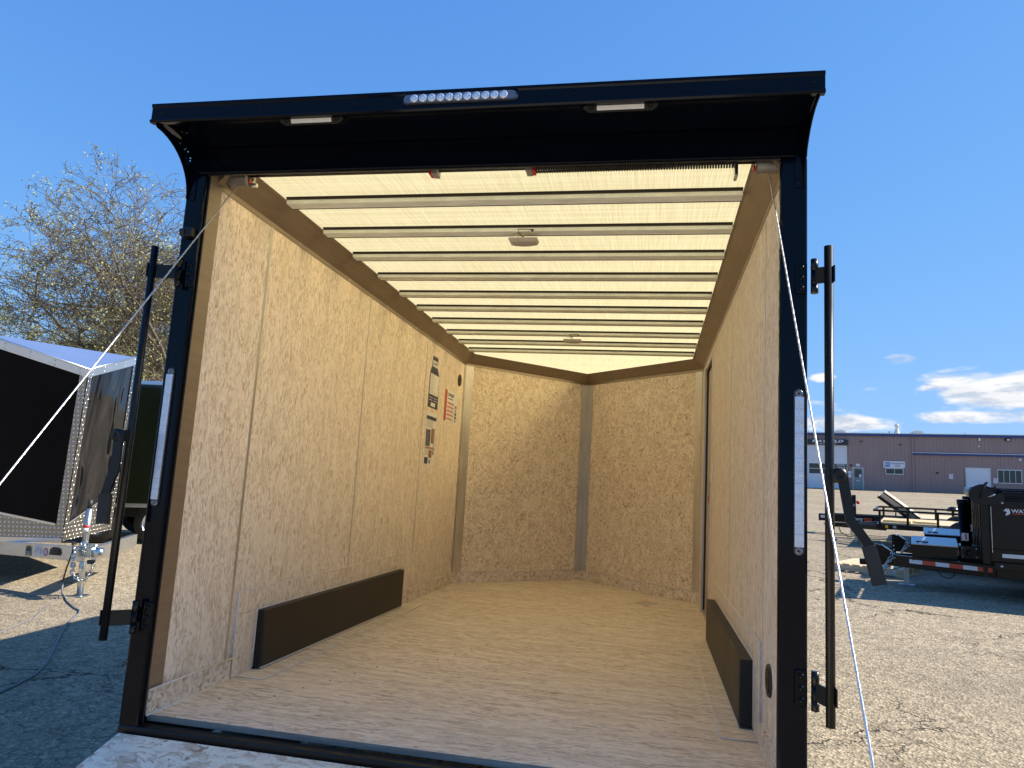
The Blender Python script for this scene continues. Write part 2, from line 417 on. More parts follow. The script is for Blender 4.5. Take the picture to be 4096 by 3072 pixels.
# floor
fl = MB().slab([(XL, 0, 0), (XR, 0, 0), (XR, L, 0), (AP[0], AP[1], 0), (XL, L, 0)], (0, 0, -1), .022).build('floor', M_FLOOR, T)
box('floor_edge', M_EDGE, fl, XL+.002, XR-.002, -.003, 0, -.021, -.0008)
# exterior skins
sk = MB().box(PL+.012, XL-.022, .03, L, -.16, ZC+.03, .004).build('exterior_wall', M_BLACK, T)
sk = MB().box(XR+.022, PR-.012, .03, 2.98, -.16, ZC+.03, .004).build('exterior_wall', M_BLACK, T)
MB().box(XR+.022, PR-.012, 2.98, 3.62, 1.93, ZC+.03).build('exterior_wall', M_BLACK, T)
MB().box(XR+.022, PR-.012, 3.62, L, -.16, ZC+.03).build('exterior_wall', M_BLACK, T)
def nose_frame(side):
    a = Vector((XL if side < 0 else XR, L, 0)); b = Vector((AP[0], AP[1], 0))
    e = (b-a).normalized(); n = Vector((e.y, -e.x, 0)) if side < 0 else Vector((-e.y, e.x, 0))   # inward
    if n.dot(Vector((AP[0], 2, 0))-a) < 0: n = -n
    return a, b, e, n
for side in (-1, 1):
    a, b, e, n = nose_frame(side)
    for z0, z1, nm, off, th, mt in ((.10, HC, 'nose_panel', 0, .012, M_NOSE), (-.15, ZC+.03, 'exterior_wall', -.03, .02, M_BLACK)):
        q = [a-n*(th-off)+Vector((0, 0, z0)), b-n*(th-off)+Vector((0, 0, z0)), b-n*(th-off)+Vector((0, 0, z1)), a-n*(th-off)+Vector((0, 0, z1))]
        MB().slab(q, n, th).build(nm, mt, T)
    q = [a-n*.012+Vector((0, 0, 0.001)), b-n*.012+Vector((0, 0, .001)), b-n*.012+Vector((0, 0, .098)), a-n*.012+Vector((0, 0, .098))]
    MB().slab(q, n, .022).build('kick_board', M_KICK, T)
    cb = MB().tube([a+n*.012+Vector((0, 0, .099)), b+n*.012+Vector((0, 0, .099))], .003, 6).build('caulk_bead', M_CAULK, T)
# left wall panels and joint strips
SEAMS = [.467, 1.681, 2.872]
ys = [.062]+SEAMS+[L]
for i in range(4):
    box('wall_panel', M_WALL, T, XL-.012, XL, ys[i]+(.004 if i else 0), ys[i+1]-.004, .085, HC+.02)
for i, s_ in enumerate(SEAMS):
    box('joint_strip', M_TRIM, T, XL-.013, XL+.0022, s_-(.009 if i == 0 else .006), s_+(.009 if i == 0 else .006), .09 if i == 0 else .34, HC+.01, .0008)
box('post_flashing', M_COVE, T, XL-.012, XL+.0025, -.022, .062, .085, HC+.05)
# right wall panels, leaving the side door opening
DY0, DY1 = 2.99, 3.60
ysr = [-.02]+[.44, 1.655, 2.84]
for i in range(3):
    box('wall_panel', M_WALL, T, XR, XR+.012, ysr[i]+(.004 if i else 0), ysr[i+1]-.004, .085, HC+.02)
box('wall_panel', M_WALL, T, XR, XR+.012, 2.844, DY0, .085, HC+.02)
box('wall_panel', M_WALL, T, XR, XR+.012, DY1, L, .085, HC+.02)
box('wall_panel', M_WALL, T, XR, XR+.012, DY0+.002, DY1-.002, 1.93, HC+.02)
for s_ in ysr[1:]:
    box('joint_strip', M_TRIM, T, XR-.002, XR+.013, s_-.006, s_+.006, .09, HC+.01, .0008)
# side door
dr = box('side_door', mat('door_lining', (.47, .36, .26), .55), T, XR+.018, XR+.04, DY0+.012, DY1-.012, .03, 1.918)
box('door_skin', M_BLACK, dr, XR+.041, PR-.010, DY0-.008, DY1+.018, -.15, 1.94, .003)
box('door_sill', M_TRIM, dr, XR-.002, XR+.0405, DY0+.005, DY1-.004, .001, .0285, .002)  # sill added and skin enlarged to stop sun leaking under the door
box('door_seal', M_RUBBER, dr, XR+.004, XR+.03, DY1-.03, DY1-.004, .02, 1.925)
box('door_seal', M_RUBBER, dr, XR+.004, XR+.03, DY0+.004, DY1-.031, 1.9, 1.925)
box('door_jamb', M_TRIM, T, XR-.012, XR+.016, DY1-.002, DY1+.03, 0.002, 1.935, .002)
box('door_jamb', M_TRIM, T, XR-.006, XR+.016, DY0-.014, DY0+.003, 0.087, 1.935, .002)
box('door_latch', M_PBLACK, dr, XR-.004, XR+.017, DY0+.03, DY0+.09, .86, 1.0, .004)
box('latch_tab', M_RED, dr, XR-.009, XR-.0045, DY0+.045, DY0+.085, .85, .9, .002)
box('light_switch', M_WHITE, T, XR-.008, XR-.0005, 2.76, 2.80, 1.02, 1.12, .003)
# kick boards along the side walls
box('kick_board', M_KICK, T, XL-.012, XL+.010, -.02, .50, .001, .086)
box('kick_board', M_KICK, T, XL-.012, XL+.010, 2.63, L, .001, .1)
box('kick_board', M_KICK, T, XR-.010, XR+.012, -.02, .47, .001, .086)
box('kick_board', M_KICK, T, XR-.010, XR+.012, 2.50, DY0-.018, .001, .1)
box('kick_board', M_KICK, T, XR-.010, XR+.012, DY1+.034, L, .001, .1)
MB().tube([(XL+.012, -.02, .087), (XL+.012, .50, .087)], .0035, 6).build('caulk_bead', M_CAULK, T)
MB().tube([(XL+.012, -.02, .001), (XL+.012, .50, .001)], .0035, 6).build('caulk_bead', M_CAULK, T)
# wheel boxes with their surrounds
def wheel_box(xw, sgn, y0, y1, h, name, dep=.062):
    x1 = xw+sgn*dep
    xa, xb = min(xw, x1), max(xw, x1)
    wb = box('wheel_box', M_BOX, T, xa, xb, y0, y1, .012, h, .006)
    tag(wb, name)
    # strand board surround on the wall and the floor
    x2 = xw+sgn*.009
    a, b = min(xw-sgn*.01, x2), max(xw-sgn*.01, x2)
    box('surround_board', M_WALL, T, a, b, y0-.17, y1+.05, h+.002, h+.10)
    box('surround_board', M_WALL, T, a, b, y0-.17, y0-.001, .002, h+.0)
    box('surround_board', M_WALL, T, a, b, y1+.001, y1+.05, .002, h+.0)
    c, e = sorted((xw+sgn*.0095, xw+sgn*.14))
    c0, e0 = sorted((x1, xw+sgn*.14))
    box('surround_board', M_FLOOR, T, c, e, y0-.13, y1+.2, .0005, .005)
    for p_, q_ in (((xw+sgn*.141, y0-.131, .003), (xw+sgn*.141, y1+.2, .003)), ((xw+sgn*.012, y0-.131, .003), (xw+sgn*.141, y0-.131, .003)),
                   ((xw+sgn*.011, y0-.17, h+.10), (xw+sgn*.011, y1+.05, h+.10)), ((xw+sgn*.011, y0-.171, .01), (xw+sgn*.011, y0-.171, h+.1)),
                   ((x1, y0, .012), (x1, y1, .012)), ((xw+sgn*.01, y0-.001, .012), (xw+sgn*.01, y0-.001, h)), ((xw+sgn*.01, y0, h+.001), (xw+sgn*.01, y1, h+.001))):
        MB().tube([p_, q_], .0024, 6).build('caulk_bead', M_CAULK, T)
wheel_box(XL-.001, 1, .68, 2.585, .262, 'left wheel box', .048)
wheel_box(XR+.003, -1, .63, 2.37, .262, 'right wheel box')
# round wall vents
def vent(xw, y, z, sgn):
    M_ = basis((xw, y, z), (0, 1, 0), (0, 0, 1), (sgn, 0, 0))
    v_ = MB().lathe([(0, .004), (.04, .004), (.044, .008), (.052, .008), (.056, 0)], 24, M_).build('wall_vent', M_PBLACK, T)
    for k_ in range(-3, 4):
        hw = math.sqrt(.04**2-(k_*.011)**2)
        MB().box(-hw, hw, k_*.011-.003, k_*.011+.003, .004, .010, 0, M_).build('louvre', M_BLACKSATIN, v_)
vent(XL, 3.86, 1.815, 1); vent(XR, .277, .27, -1)
# floor hatch
fh = MB().slab([(1.622, 3.791, .003), (1.718, 3.986, .003), (1.818, 3.893, .003), (1.727, 3.689, .003)], (0, 0, -1), .002).build('floor_patch', worn('floor_patch_board', (.55, .45, .36), .6, 0, .1, 10), T)
for k_ in range(22):
    x, y = .12+(k_*.37) % 1.9, .25+(k_*.71) % 3.7
    MB().lathe([(0, .0012), (.004, .0012), (.0055, 0)], 7, basis((x, y, .0003), (1, 0, 0), (0, 1, 0), (0, 0, 1))).build('floor_screw', M_SPRING, T)
# coves between walls and roof
def cove(a, b, na, nb, name='cove_trim'):
    """strip from the wall line a-b up and inwards"""
    a, b = Vector(a), Vector(b); na, nb = Vector(na), Vector(nb)
    mb = MB()
    lo = .022
    pr = [(a+na*.003-Vector((0, 0, lo)), b+nb*.003-Vector((0, 0, lo))), (a+na*.003, b+nb*.003), (a+na*CV+Vector((0, 0, CV)), b+nb*CV+Vector((0, 0, CV))), (a+na*(CV+.012)+Vector((0, 0, CV+.003)), b+nb*(CV+.012)+Vector((0, 0, CV+.003))), (a-na*.01+Vector((0, 0, CV+.012)), b-nb*.01+Vector((0, 0, CV+.012))), (a-na*.01-Vector((0, 0, lo)), b-nb*.01-Vector((0, 0, lo)))]
    n_ = len(pr); vs = [q for pp in pr for q in pp]
    fs = [(2*i, 2*i+1, 2*((i+1) % n_)+1, 2*((i+1) % n_)) for i in range(n_)]+[tuple(range(0, 2*n_, 2)), tuple(range(1, 2*n_, 2))]
    mb.add(vs, fs); return mb.build(name, M_COVE, T)
al, bl, el, nl = nose_frame(-1); ar, br, er, nr = nose_frame(1)
def miter(n1_, n2_):
    s_ = (n1_+n2_); return s_*(1/ (s_.dot(n1_)))
ml = miter(Vector((1, 0, 0)), nl); mr = miter(Vector((-1, 0, 0)), nr); ma = miter(nl, nr)
z_ = Vector((0, 0, HC))
cove((XL, .03, HC), al+z_, (1, 0, 0), ml); cove((XR, .03, HC), ar+z_, (-1, 0, 0), mr)
cove(al+z_, bl+z_, ml, ma); cove(ar+z_, br+z_, mr, ma)
for k_ in range(7):
    y = .12+k_*.61
    MB().lathe([(0, .003), (.003, .003), (.005, 0)], 8, basis((XL+.0032, y, HC-.01), (0, 1, 0), (0, 0, 1), (1, 0, 0))).build('screw', M_STEEL, T)
    MB().lathe([(0, .003), (.003, .003), (.005, 0)], 8, basis((XR-.0032, y, HC-.01), (0, 1, 0), (0, 0, 1), (-1, 0, 0))).build('screw', M_STEEL, T)
# vertical corner trims of the nose
def corner_trim(p_, d1, d2, w1, w2, n1_, n2_):
    mb = MB(); p_ = Vector(p_)
    for dd, ww, nn in ((d1, w1, n1_), (d2, w2, n2_)):
        dd = Vector(dd); nn = Vector(nn)
        base = p_+nn*.0015
        mb.slab([base+Vector((0, 0, .10)), base+dd*ww+Vector((0, 0, .10)), base+dd*ww+Vector((0, 0, HC-.02)), base+Vector((0, 0, HC-.02))], nn, .003)
    o_ = mb.build('corner_trim', M_TRIM, T)
    for z in (.14, .6, 1.05, 1.5, 1.93):
        for dd, ww, nn in ((d1, w1, n1_), (d2, w2, n2_)):
            q = p_+Vector(dd)*ww*.85+Vector(nn)*.0045+Vector((0, 0, z)); nn = Vector(nn)
            ex = Vector(dd)
            MB().lathe([(0, .003), (.004, .003), (.006, 0)], 6, basis(q, ex, Vector((0, 0, 1)), nn)).build('screw', M_STEEL, o_)
corner_trim(al, (0, -1, 0), el, .05, .085, (1, 0, 0), nl)
corner_trim(ar, (0, -1, 0), er, .03, .07, (-1, 0, 0), nr)
corner_trim(bl, -el, -er, .085, .085, nl, nr)
# roof sheet, bows
rf = MB().add([(XL-.01, .03, ZC+.016), (XR+.01, .03, ZC+.016), (XR+.01, L, ZC+.016), (AP[0], AP[1], ZC+.016), (XL-.01, L, ZC+.016)], [(0, 1, 2, 3, 4)]).build('roof_sheet', M_ROOF, T)
BOWS = [.432, .808, 1.179, 1.553, 1.938, 2.296, 2.667, 3.058, 3.43, 3.78]
for i, y in enumerate(BOWS):
    xi = CV+.014
    bw = MB().box(XL+xi, XR-xi, y-.030, y+.034, ZC-.018, ZC+.008, .0015).build('roof_bow', M_GALV, T)
    MB().box(XL+xi, XR-xi, y-.038, y+.043, ZC+.0085, ZC+.012).build('bonding_tape', M_TAPE, bw)
    MB().box(XL+xi, XR-xi, y+.0295, y+.0335, ZC-.0200, ZC-.0182).build('bow_hem', M_TAPE, bw)
    MB().box(XL+xi, XR-xi, y-.0325, y-.0302, ZC+.000, ZC+.0083).build('bow_shade_strip', M_TAPE, bw)  # solid dark strip standing in for the shade line above the bow
# dome lights hanging by their wires
def dome(x, y):
    M_ = basis((x, y, ZC-.05), (1, 0, 0), (0, 1, 0), (0, 0, 1))
    vs = []; N_ = 12
    mb = MB()
    for z, sc in ((0, 1.0), (-.008, 1.0), (-.02, .9), (-.024, .7)):
        for k_ in range(N_+1):
            u = -1+2*k_/N_; vs.append(M_ @ Vector((.069*u*sc, -.03*sc, z)))
        for k_ in range(N_+1):
            u = 1-2*k_/N_; vs.append(M_ @ Vector((.069*u*sc, .03*sc+.012*(1-u*u), z)))
    n_ = 2*(N_+1); fs = []
    for r_ in range(3):
        for k_ in range(n_): fs.append((r_*n_+k_, r_*n_+(k_+1) % n_, (r_+1)*n_+(k_+1) % n_, (r_+1)*n_+k_))
    fs += [tuple(range(n_)), tuple(range(3*n_, 4*n_))]
    d_ = MB().add(vs, fs).build('dome_light', worn('smoked_lens', (.42, .37, .32), .3, 0, .1, 30), T)
    MB().tube([(x, y, ZC-.044), (x-.005, y-.03, ZC-.02), (x-.03, y-.05, ZC-.03), (x-.05, y-.045, ZC-.035), (x-.04, y-.02, ZC-.04), (x+.01, y-.015, ZC-.03), (x+.01, y-.04, ZC-.017)], .0018, 5).build('wire', M_WHITE, d_)
    MB().tube([(x, y-.01, ZC-.044), (x-.02, y-.035, ZC-.03), (x-.02, y-.055, ZC-.02), (x+.02, y-.06, ZC-.022), (x+.045, y-.045, ZC-.018)], .002, 5).build('wire', M_PBLACK, d_)
    MB().lathe([(0, .01), (.006, .008), (.007, 0)], 8, basis((x+.047, y-.045, ZC-.018), (1, 0, 0), (0, -1, 0), (0, 0, -1))).build('wire_nut', M_PBLACK, d_)
dome(1.105, .80); dome(1.10, 3.06)

# rear frame: posts, header, sill
pL = box('rear_post', M_BLACK, T, PL, 0.0, FY, -.024, -.19, HC-.001, .008)
pR = box('rear_post', M_BLACK, T, 2.122, PR, FY, -.024, -.19, HC-.001, .008)
box('post_lip', M_BLACKSATIN, pL, -.003, .006, -.034, -.0265, -.02, HC-.002, .002)
hd = box('header', M_BLACK, T, PL, PR, FY, -.024, HC, 2.116, .005)
box('header_lip', M_BLACKSATIN, hd, PL+.08, PR-.09, FY+.006, FY+.012, HC-.004, HC-.0005, .001)
sl = MB().box(PL+.002, PR-.002, FY-.006, -.006, -.19, -.026, .008).build('sill', M_BLACKSATIN, T)
# canopy over the opening
box('canopy_soffit', M_BLACK, T, PL, PR, -.268, .03, 2.1165, 2.124)
box('canopy_light_block', M_BLACK, T, PL+.002, PR-.002, -.2665, .028, 2.1245, 2.154)  # unseen filler added to keep light from leaking through the hollow canopy
box('canopy_top', M_BLACK, T, PL-.002, PR+.002, -.268, .06, 2.155, 2.168)
cvp = [(-.268, 2.100), (-.268, 2.172), (-.283, 2.174), (-.291, 2.170), (-.291, 2.160), (-.286, 2.156), (-.286, 2.114), (-.292, 2.110), (-.294, 2.103), (-.288, 2.098)]
mb = MB(); n_ = len(cvp)
mb.add([(x, y, z) for x in (PL-.004, PR+.004) for y, z in cvp], [tuple(range(n_))[::-1], tuple(range(n_, 2*n_))]+[(i, (i+1) % n_, (i+1) % n_+n_, i+n_) for i in range(n_)])
fas = mb.build('canopy_fascia', M_BLACK, T)
for x in (PL+.04, .35, .70, 1.45, 1.8, PR-.03):
    MB().lathe([(0, .004), (.004, .004), (.006, .002), (.007, 0)], 10, basis((x, -.2862, 2.137), (1, 0, 0), (0, 0, 1), (0, -1, 0))).build('bolt', M_BLACK, fas)
# side brackets with letter cut-outs
def curve_plate(name, m_, parent, splines, M_, th):
    cu_ = bpy.data.curves.new(name, 'CURVE'); cu_.dimensions = '2D'; cu_.fill_mode = 'BOTH'; cu_.extrude = th/2
    for pts in splines:
        sp = cu_.splines.new('POLY'); sp.points.add(len(pts)-1); sp.use_cyclic_u = True
        for q, (u, v) in zip(sp.points, pts): q.co = (u, v, 0, 1)
    ob_ = bpy.data.objects.new(name, cu_); COL.objects.link(ob_)
    me = bpy.data.meshes.new_from_object(ob_.evaluated_get(bpy.context.evaluated_depsgraph_get()))
    bpy.data.objects.remove(ob_); bpy.data.curves.remove(cu_)
    me.transform(M_); me.name = name; me.materials.append(m_)
    o_ = bpy.data.objects.new(name, me); COL.objects.link(o_); o_.parent = parent; return o_
outl = [(FY, 1.90)]
for k_ in range(13):
    a = k_/12*math.pi/2
    outl.append((FY-.012-.205*(1-math.cos(a)), 1.905+.185*math.sin(a)+.0))
outl += [(-.278, 2.097), (-.276, 2.112), (-.262, 2.117)]
for k_ in range(9):
    a = math.pi*k_/8
    outl.append((-.19+.06*-math.cos(a), 2.1165-.010*math.sin(a)))
outl += [(-.11, 2.117), (FY, 2.117)]
def glyph(ch, cx, cz, s_, ang):
    P = {'T': [(-.5, .5), (.5, .5), (.5, .32), (.1, .32), (.1, -.6), (-.1, -.6), (-.1, .32), (-.5, .32)],
         'F': [(-.4, .5), (.4, .5), (.4, .32), (-.2, .32), (-.2, .08), (.2, .08), (.2, -.1), (-.2, -.1), (-.2, -.6), (-.4, -.6)],
         'I': [(-.12, .4), (.12, .4), (.12, -.4), (-.12, -.4)]}[ch]
    ca, sa = math.cos(ang), math.sin(ang)
    return [(cx+s_*(ca*x-sa*y), cz+s_*(sa*x+ca*y)) for x, y in P]
holes = [glyph('F', -.066, 2.058, .024, .1), glyph('T', -.084, 2.048, .026, .1), glyph('T', -.105, 2.088, .018, 2.6), glyph('T', -.135, 2.098, .016, 2.8), glyph('I', -.088, 2.085, .016, 1.9)]
for x in (PL+.012, PR-.012):
    bk = curve_plate('canopy_bracket', M_BLACK, T, [outl]+holes, basis((x, 0, 0), (0, 1, 0), (0, 0, 1), (1, 0, 0)), .004)
    sx = 1 if x < 1 else -1
    xa, xb = sorted((x+sx*.002, x+sx*.030))
    box('mounting_flange', M_BLACK, bk, xa, xb, FY-.004, FY-.0005, 1.90, 2.06, .001)
    MB().lathe([(0, .005), (.005, .004), (.007, 0)], 8, basis(((xa+xb)/2, FY-.004, 1.92), (1, 0, 0), (0, 0, 1), (0, -1, 0))).build('bolt', M_BLACK, bk)
# clear LED bar on the fascia: 11 lenses
def stadium(cx, cz, hw, hh, n_=8):
    pts = []
    for k_ in range(n_+1): a = -math.pi/2+math.pi*k_/n_; pts.append((cx+hw-hh+hh*math.cos(a), cz+hh*math.sin(a)))
    for k_ in range(n_+1): a = math.pi/2+math.pi*k_/n_; pts.append((cx-hw+hh+hh*math.cos(a), cz+hh*math.sin(a)))
    return pts
MF = basis((0, -.2862, 0), (1, 0, 0), (0, 0, 1), (0, -1, 0))
def plate(name, m_, parent, pts, M_, d0, d1, inset=0.0):
    n_ = len(pts); cx = sum(q[0] for q in pts)/n_; cz = sum(q[1] for q in pts)/n_
    vs = [M_ @ Vector((u, v, d0)) for u, v in pts]+[M_ @ Vector((u+(cx-u)*inset, v+(cz-v)*inset*3, d1)) for u, v in pts]
    return MB().add(vs, [tuple(range(n_))[::-1], tuple(range(n_, 2*n_))]+[(i, (i+1) % n_, (i+1) % n_+n_, i+n_) for i in range(n_)]).build(name, m_, parent)
led = plate('led_light_bar', M_CLEAR, T, stadium(1.071, 2.139, .198, .0165), MF, 0, .009, .03)
for k_ in range(11):
    x = .916+k_*.0306
    ln = MB().lathe([(0, .008), (.003, .0075), (.004, .004), (.007, .007), (.0085, .005), (.011, .006), (.0135, .003), (.014, 0)], 16, basis((x, -.2952, 2.139), (1, 0, 0), (0, 0, 1), (0, -1, 0))).build('led_lens', M_LDOME, led)
# two loading lights under the canopy
def loading(x, nm):
    h = plate('loading_light', M_BLACKSATIN, T, [(x-.105, -.02), (x-.125, -.005), (x-.118, .022), (x+.118, .022), (x+.125, -.005), (x+.105, -.02)],
              basis((0, -.262, 2.100), (1, 0, 0), (0, -.5, .866), (0, -.866, -.5)), -.022, 0, .05)
    B = basis((0, -.262, 2.100), (1, 0, 0), (0, -.5, .866), (0, -.866, -.5))
    l_ = MB().box(x-.075, x+.075, -.011, .014, .0005, .0035, 0, B).build('lens', M_PLENS, h)
    for r_ in range(2):
        for k_ in range(14):
            MB().box(x-.070+k_*.0104, x-.066+k_*.0104, -.006+r_*.011, -.002+r_*.011, .0036, .0045, 0, B).build('diode', mat('diode', (.75, .72, .6), .3), l_)
    for q in (-.094, .094):
        MB().lathe([(.004, .001), (.008, .003), (.010, .0005)], 10, B @ Matrix.Translation((x+q, 0, 0))).build('screw_boss', M_BLACK, h)
loading(.532, 'l'); loading(1.60, 'r')
# tail light strips on the posts
def tail(xc, z0, z1):
    M_ = basis((0, FY, 0), (1, 0, 0), (0, 0, 1), (0, -1, 0))
    pts = [(z, x) for x, z in []]
    hh = .0165; n_ = 8; pts = []
    for k_ in range(n_+1): a = math.pi*k_/n_; pts.append((xc+hh*math.cos(a), z1-hh+hh*math.sin(a)))
    for k_ in range(n_+1): a = math.pi+math.pi*k_/n_; pts.append((xc+hh*math.cos(a), z0+hh+hh*math.sin(a)))
    b_ = plate('tail_light', M_PBLACK, T, pts, M_, 0, .005)
    n_c = 12; hc_ = (z1-z0-.052)/n_c
    for k_ in range(n_c):
        za = z0+.026+k_*hc_
        c_ = MB().box(xc-.0135, xc+.0135, za+.0001, za+hc_-.0001, .005, .011, .0006, M_).build('lens_cell', M_TAIL, b_)
        for r_ in (.006, .010):
            arc = [M_ @ Vector((xc+r_*math.cos(a*math.pi/6), za+hc_*.35+r_*1.5*math.sin(a*math.pi/6), .0112)) for a in range(1, 6)]
            MB().tube(arc, .0007, 4).build('lens_ring', M_LDOME, c_)
    for zc in (z0+.015, z1-.015):
        MB().lathe([(0, .004), (.003, .004), (.004, .008), (.011, .007), (.0125, .004)], 12, basis((xc, FY, zc), (1, 0, 0), (0, 0, 1), (0, -1, 0))).build('end_cap', M_CLEAR, b_)
tail(2.181, .716, 1.232); tail(-.042, .728, 1.243)
# lock bars on hinges with bent handles
def lock_bar(xb, sgn, xp, z0, z1, hz):
    """xb: bar axis; xp: post face where the hinge plates sit"""
    yb = -.115
    bar = MB().cyl((xb, yb, z0), (xb, yb, z1), .0135, 16).build('lock_bar', M_BLACKSATIN, T)
    for zc in hz:
        xa = xp
        pl = MB().box(min(xa, xa-sgn*.036), max(xa, xa-sgn*.036), FY-.006, FY-.0005, zc-.052, zc+.052, .004).build('hinge_plate', M_BLACK, bar)
        for k_ in (-.034, 0, .034):
            MB().lathe([(0, .007), (.006, .006), (.0085, .002), (.009, 0)], 10, basis((xa-sgn*.017, FY-.006, zc+k_), (1, 0, 0), (0, 0, 1), (0, -1, 0))).build('bolt', M_BLACK, bar)
        xk = xa+sgn*.018
        MB().cyl((xk, -.078, zc+.018), (xk, -.078, zc+.056), .0115, 12).build('hinge_knuckle', M_BLACKSATIN, bar)
        MB().cyl((xk, -.078, zc-.027), (xk, -.078, zc+.017), .0115, 12).build('hinge_knuckle', M_BLACK, bar)
        MB().cyl((xk, -.078, zc-.056), (xk, -.078, zc-.028), .0115, 12).build('hinge_knuckle', M_BLACKSATIN, bar)
        q0, q1 = Vector((xk, -.078, zc)), Vector((xb-sgn*.008, yb+.004, zc-.006))
        d_ = (q1-q0); ex = d_.normalized(); nn = ex.cross(Vector((0, 0, 1)))
        arm = MB().slab([q0+Vector((0, 0, -.026)), q1+Vector((0, 0, -.026)), q1+Vector((0, 0, .026)), q0+Vector((0, 0, .026))], nn, .007).build('hinge_arm', M_BLACKSATIN, bar)
        mid = (q0+q1)/2-nn*.0005*sgn
        MB().lathe([(0, .003), (.009, .003), (.012, 0)], 14, basis(mid+nn*(.007 if nn.y > 0 else 0), ex, Vector((0, 0, 1)), (nn if nn.y < 0 else -nn))).build('rivet', M_BLACK, bar)
        bx0, bx1 = sorted((xb+sgn*.012, xb+sgn*.017))
        MB().box(bx0, bx1, yb-.012, yb+.012, zc-.03, zc+.022, .001).build('retaining_tab', M_BLACKSATIN, bar)
    return bar
barR = lock_bar(2.257, 1, 2.205, .245, 1.678, (1.592, .332))
barL = lock_bar(-.132, -1, -.03, .262, 1.694, (1.606, .342))
def handle(bar, pts, wd, yy, piv):
    """flat bent bar: centre line points (x, z)"""
    mb = MB(); n_ = len(pts); vs = []
    for i, (x, z) in enumerate(pts):
        a = Vector(pts[max(i-1, 0)]); b = Vector(pts[min(i+1, n_-1)]); d_ = (b-a).normalized(); nn = Vector((-d_.y, d_.x))
        for s_ in (-1, 1):
            for t_ in (0, .009): vs.append((x+nn.x*wd/2*s_, yy-t_, z+nn.y*wd/2*s_))
    fs = []
    for i in range(n_-1):
        b = i*4; c = b+4
        fs += [(b, c, c+1, b+1), (b+1, c+1, c+3, b+3), (b+3, c+3, c+2, b+2), (b+2, c+2, c, b)]
    fs += [(0, 1, 3, 2), ((n_-1)*4, (n_-1)*4+2, (n_-1)*4+3, (n_-1)*4+1)]
    h = mb.add(vs, fs).build('handle', M_BLACKSATIN, bar)
    a, b = Vector(pts[-2]), Vector(pts[-1]); d_ = (b-a).normalized(); nn = Vector((-d_.y, d_.x))
    g0 = a+d_*.004
    c4 = [g0-nn*(wd/2+.004), b-nn*(wd/2+.004), b+nn*(wd/2+.004), g0+nn*(wd/2+.004)]
    MB().slab([(q.x, yy+.004, q.y) for q in c4], (0, -1, 0), .019).build('grip', M_RUBBER, h)
    M_ = basis((piv[0], yy+.002, piv[1]), (1, 0, 0), (0, 0, 1), (0, -1, 0))
    MB().lathe([(.005, .012), (.006, .014), (.022, .014), (.022, 0)], 18, M_).build('pivot', M_BLACKSATIN, h)
    x0, x1 = sorted((piv[0], piv[0]+(-.02 if piv[0] > 1 else .028)))
    MB().box(x0, x1, yy-.010, yy+.02, piv[1]-.022, piv[1]+.02, .002).build('pivot_lug', M_BLACKSATIN, h)
handle(barR, [(2.281, .978), (2.297, .88), (2.304, .835), (2.352, .768), (2.381, .657)], .028, -.150, (2.275, .962))
handle(barL, [(-.142, .99), (-.138, .85), (-.150, .825), (-.163, .772), (-.158, .662)], .034, -.155, (-.148, .977))
# hold-back clip on the left post
cl = box('holdback_clip', M_BLACKSATIN, T, -.05, -.012, FY-.03, FY-.0005, 1.745, 1.785, .005)
MB().cyl((-.06, FY-.02, 1.765), (-.042, FY-.02, 1.765), .016, 14).build('clip_roller', M_RUBBER, cl)
# lift cables, drums, springs
def cable(x0, x1, y0, z0, y1, z1):
    N_ = 90; P0 = Vector((x0, y0, z0)); P1 = Vector((x1, y1, z1)); d_ = (P1-P0).normalized(); u = d_.orthogonal().normalized(); v = d_.cross(u)
    c_ = MB().tube([P0, P1], .0024, 8).build('lift_cable', M_CABLE, T)
    for j in range(2):
        pts = [P0+(P1-P0)*(i/ (N_*4))+(u*math.cos(i*.9+j*math.pi)+v*math.sin(i*.9+j*math.pi))*.0012 for i in range(N_*4+1)]
        MB().tube(pts, .0018, 4).build('strand', M_CABLE, c_)
cable(.05, .03, .085, 2.02, -1.74, -.51); cable(2.105, 2.12, .075, 2.01, -1.74, -.525)
def drum(x0, x1):
    prof = []
    n_ = 8
    for k_ in range(n_*2+1):
        prof.append((.035 if k_ % 2 else .027, (x1-x0)*k_/(n_*2)))
    prof = [(0, 0), (.036, 0)]+prof+[(.04, x1-x0), (.04, x1-x0+.006), (.02, x1-x0+.006), (.018, x1-x0-.02), (0, x1-x0-.02)]
    d_ = MB().lathe(prof, 24, basis((x0, .085, 2.05), (0, 1, 0), (0, 0, 1), (1, 0, 0))).build('cable_drum', worn('cast_aluminium', (.30, .29, .27), .42, .8, .15, 20), T)
    return d_
d1 = drum(.012, .098); d2 = drum(2.062, 2.138)
MB().box(.10, .108, .07, .09, 2.024, 2.044, .002).build('winding_mark', M_RED, d1)
MB().box(2.052, 2.06, .07, .09, 2.022, 2.042, .002).build('winding_mark', M_RED, d2)
MB().cyl((.11, .085, 2.02), (.135, .085, 2.018), .009, 10).build('set_screw', M_STEEL, d1)
sh = MB().cyl((.0, .085, 2.066), (2.15, .085, 2.066), .0125, 12).build('torsion_shaft', M_SPRING, T)
def spring(x0, x1, name, zc=2.05):
    turns = int((x1-x0)/.0095); n_ = turns*8
    pts = [(x0+(x1-x0)*i/n_, .085+.022*math.cos(i*math.pi/4), zc+.022*math.sin(i*math.pi/4)) for i in range(n_+1)]
    return MB().tube(pts, .0036, 4).build('torsion_spring', M_SPRING, T)
s1 = spring(.14, .875, 'a', 2.082); s2 = spring(1.262, 1.985, 'b', 2.064)
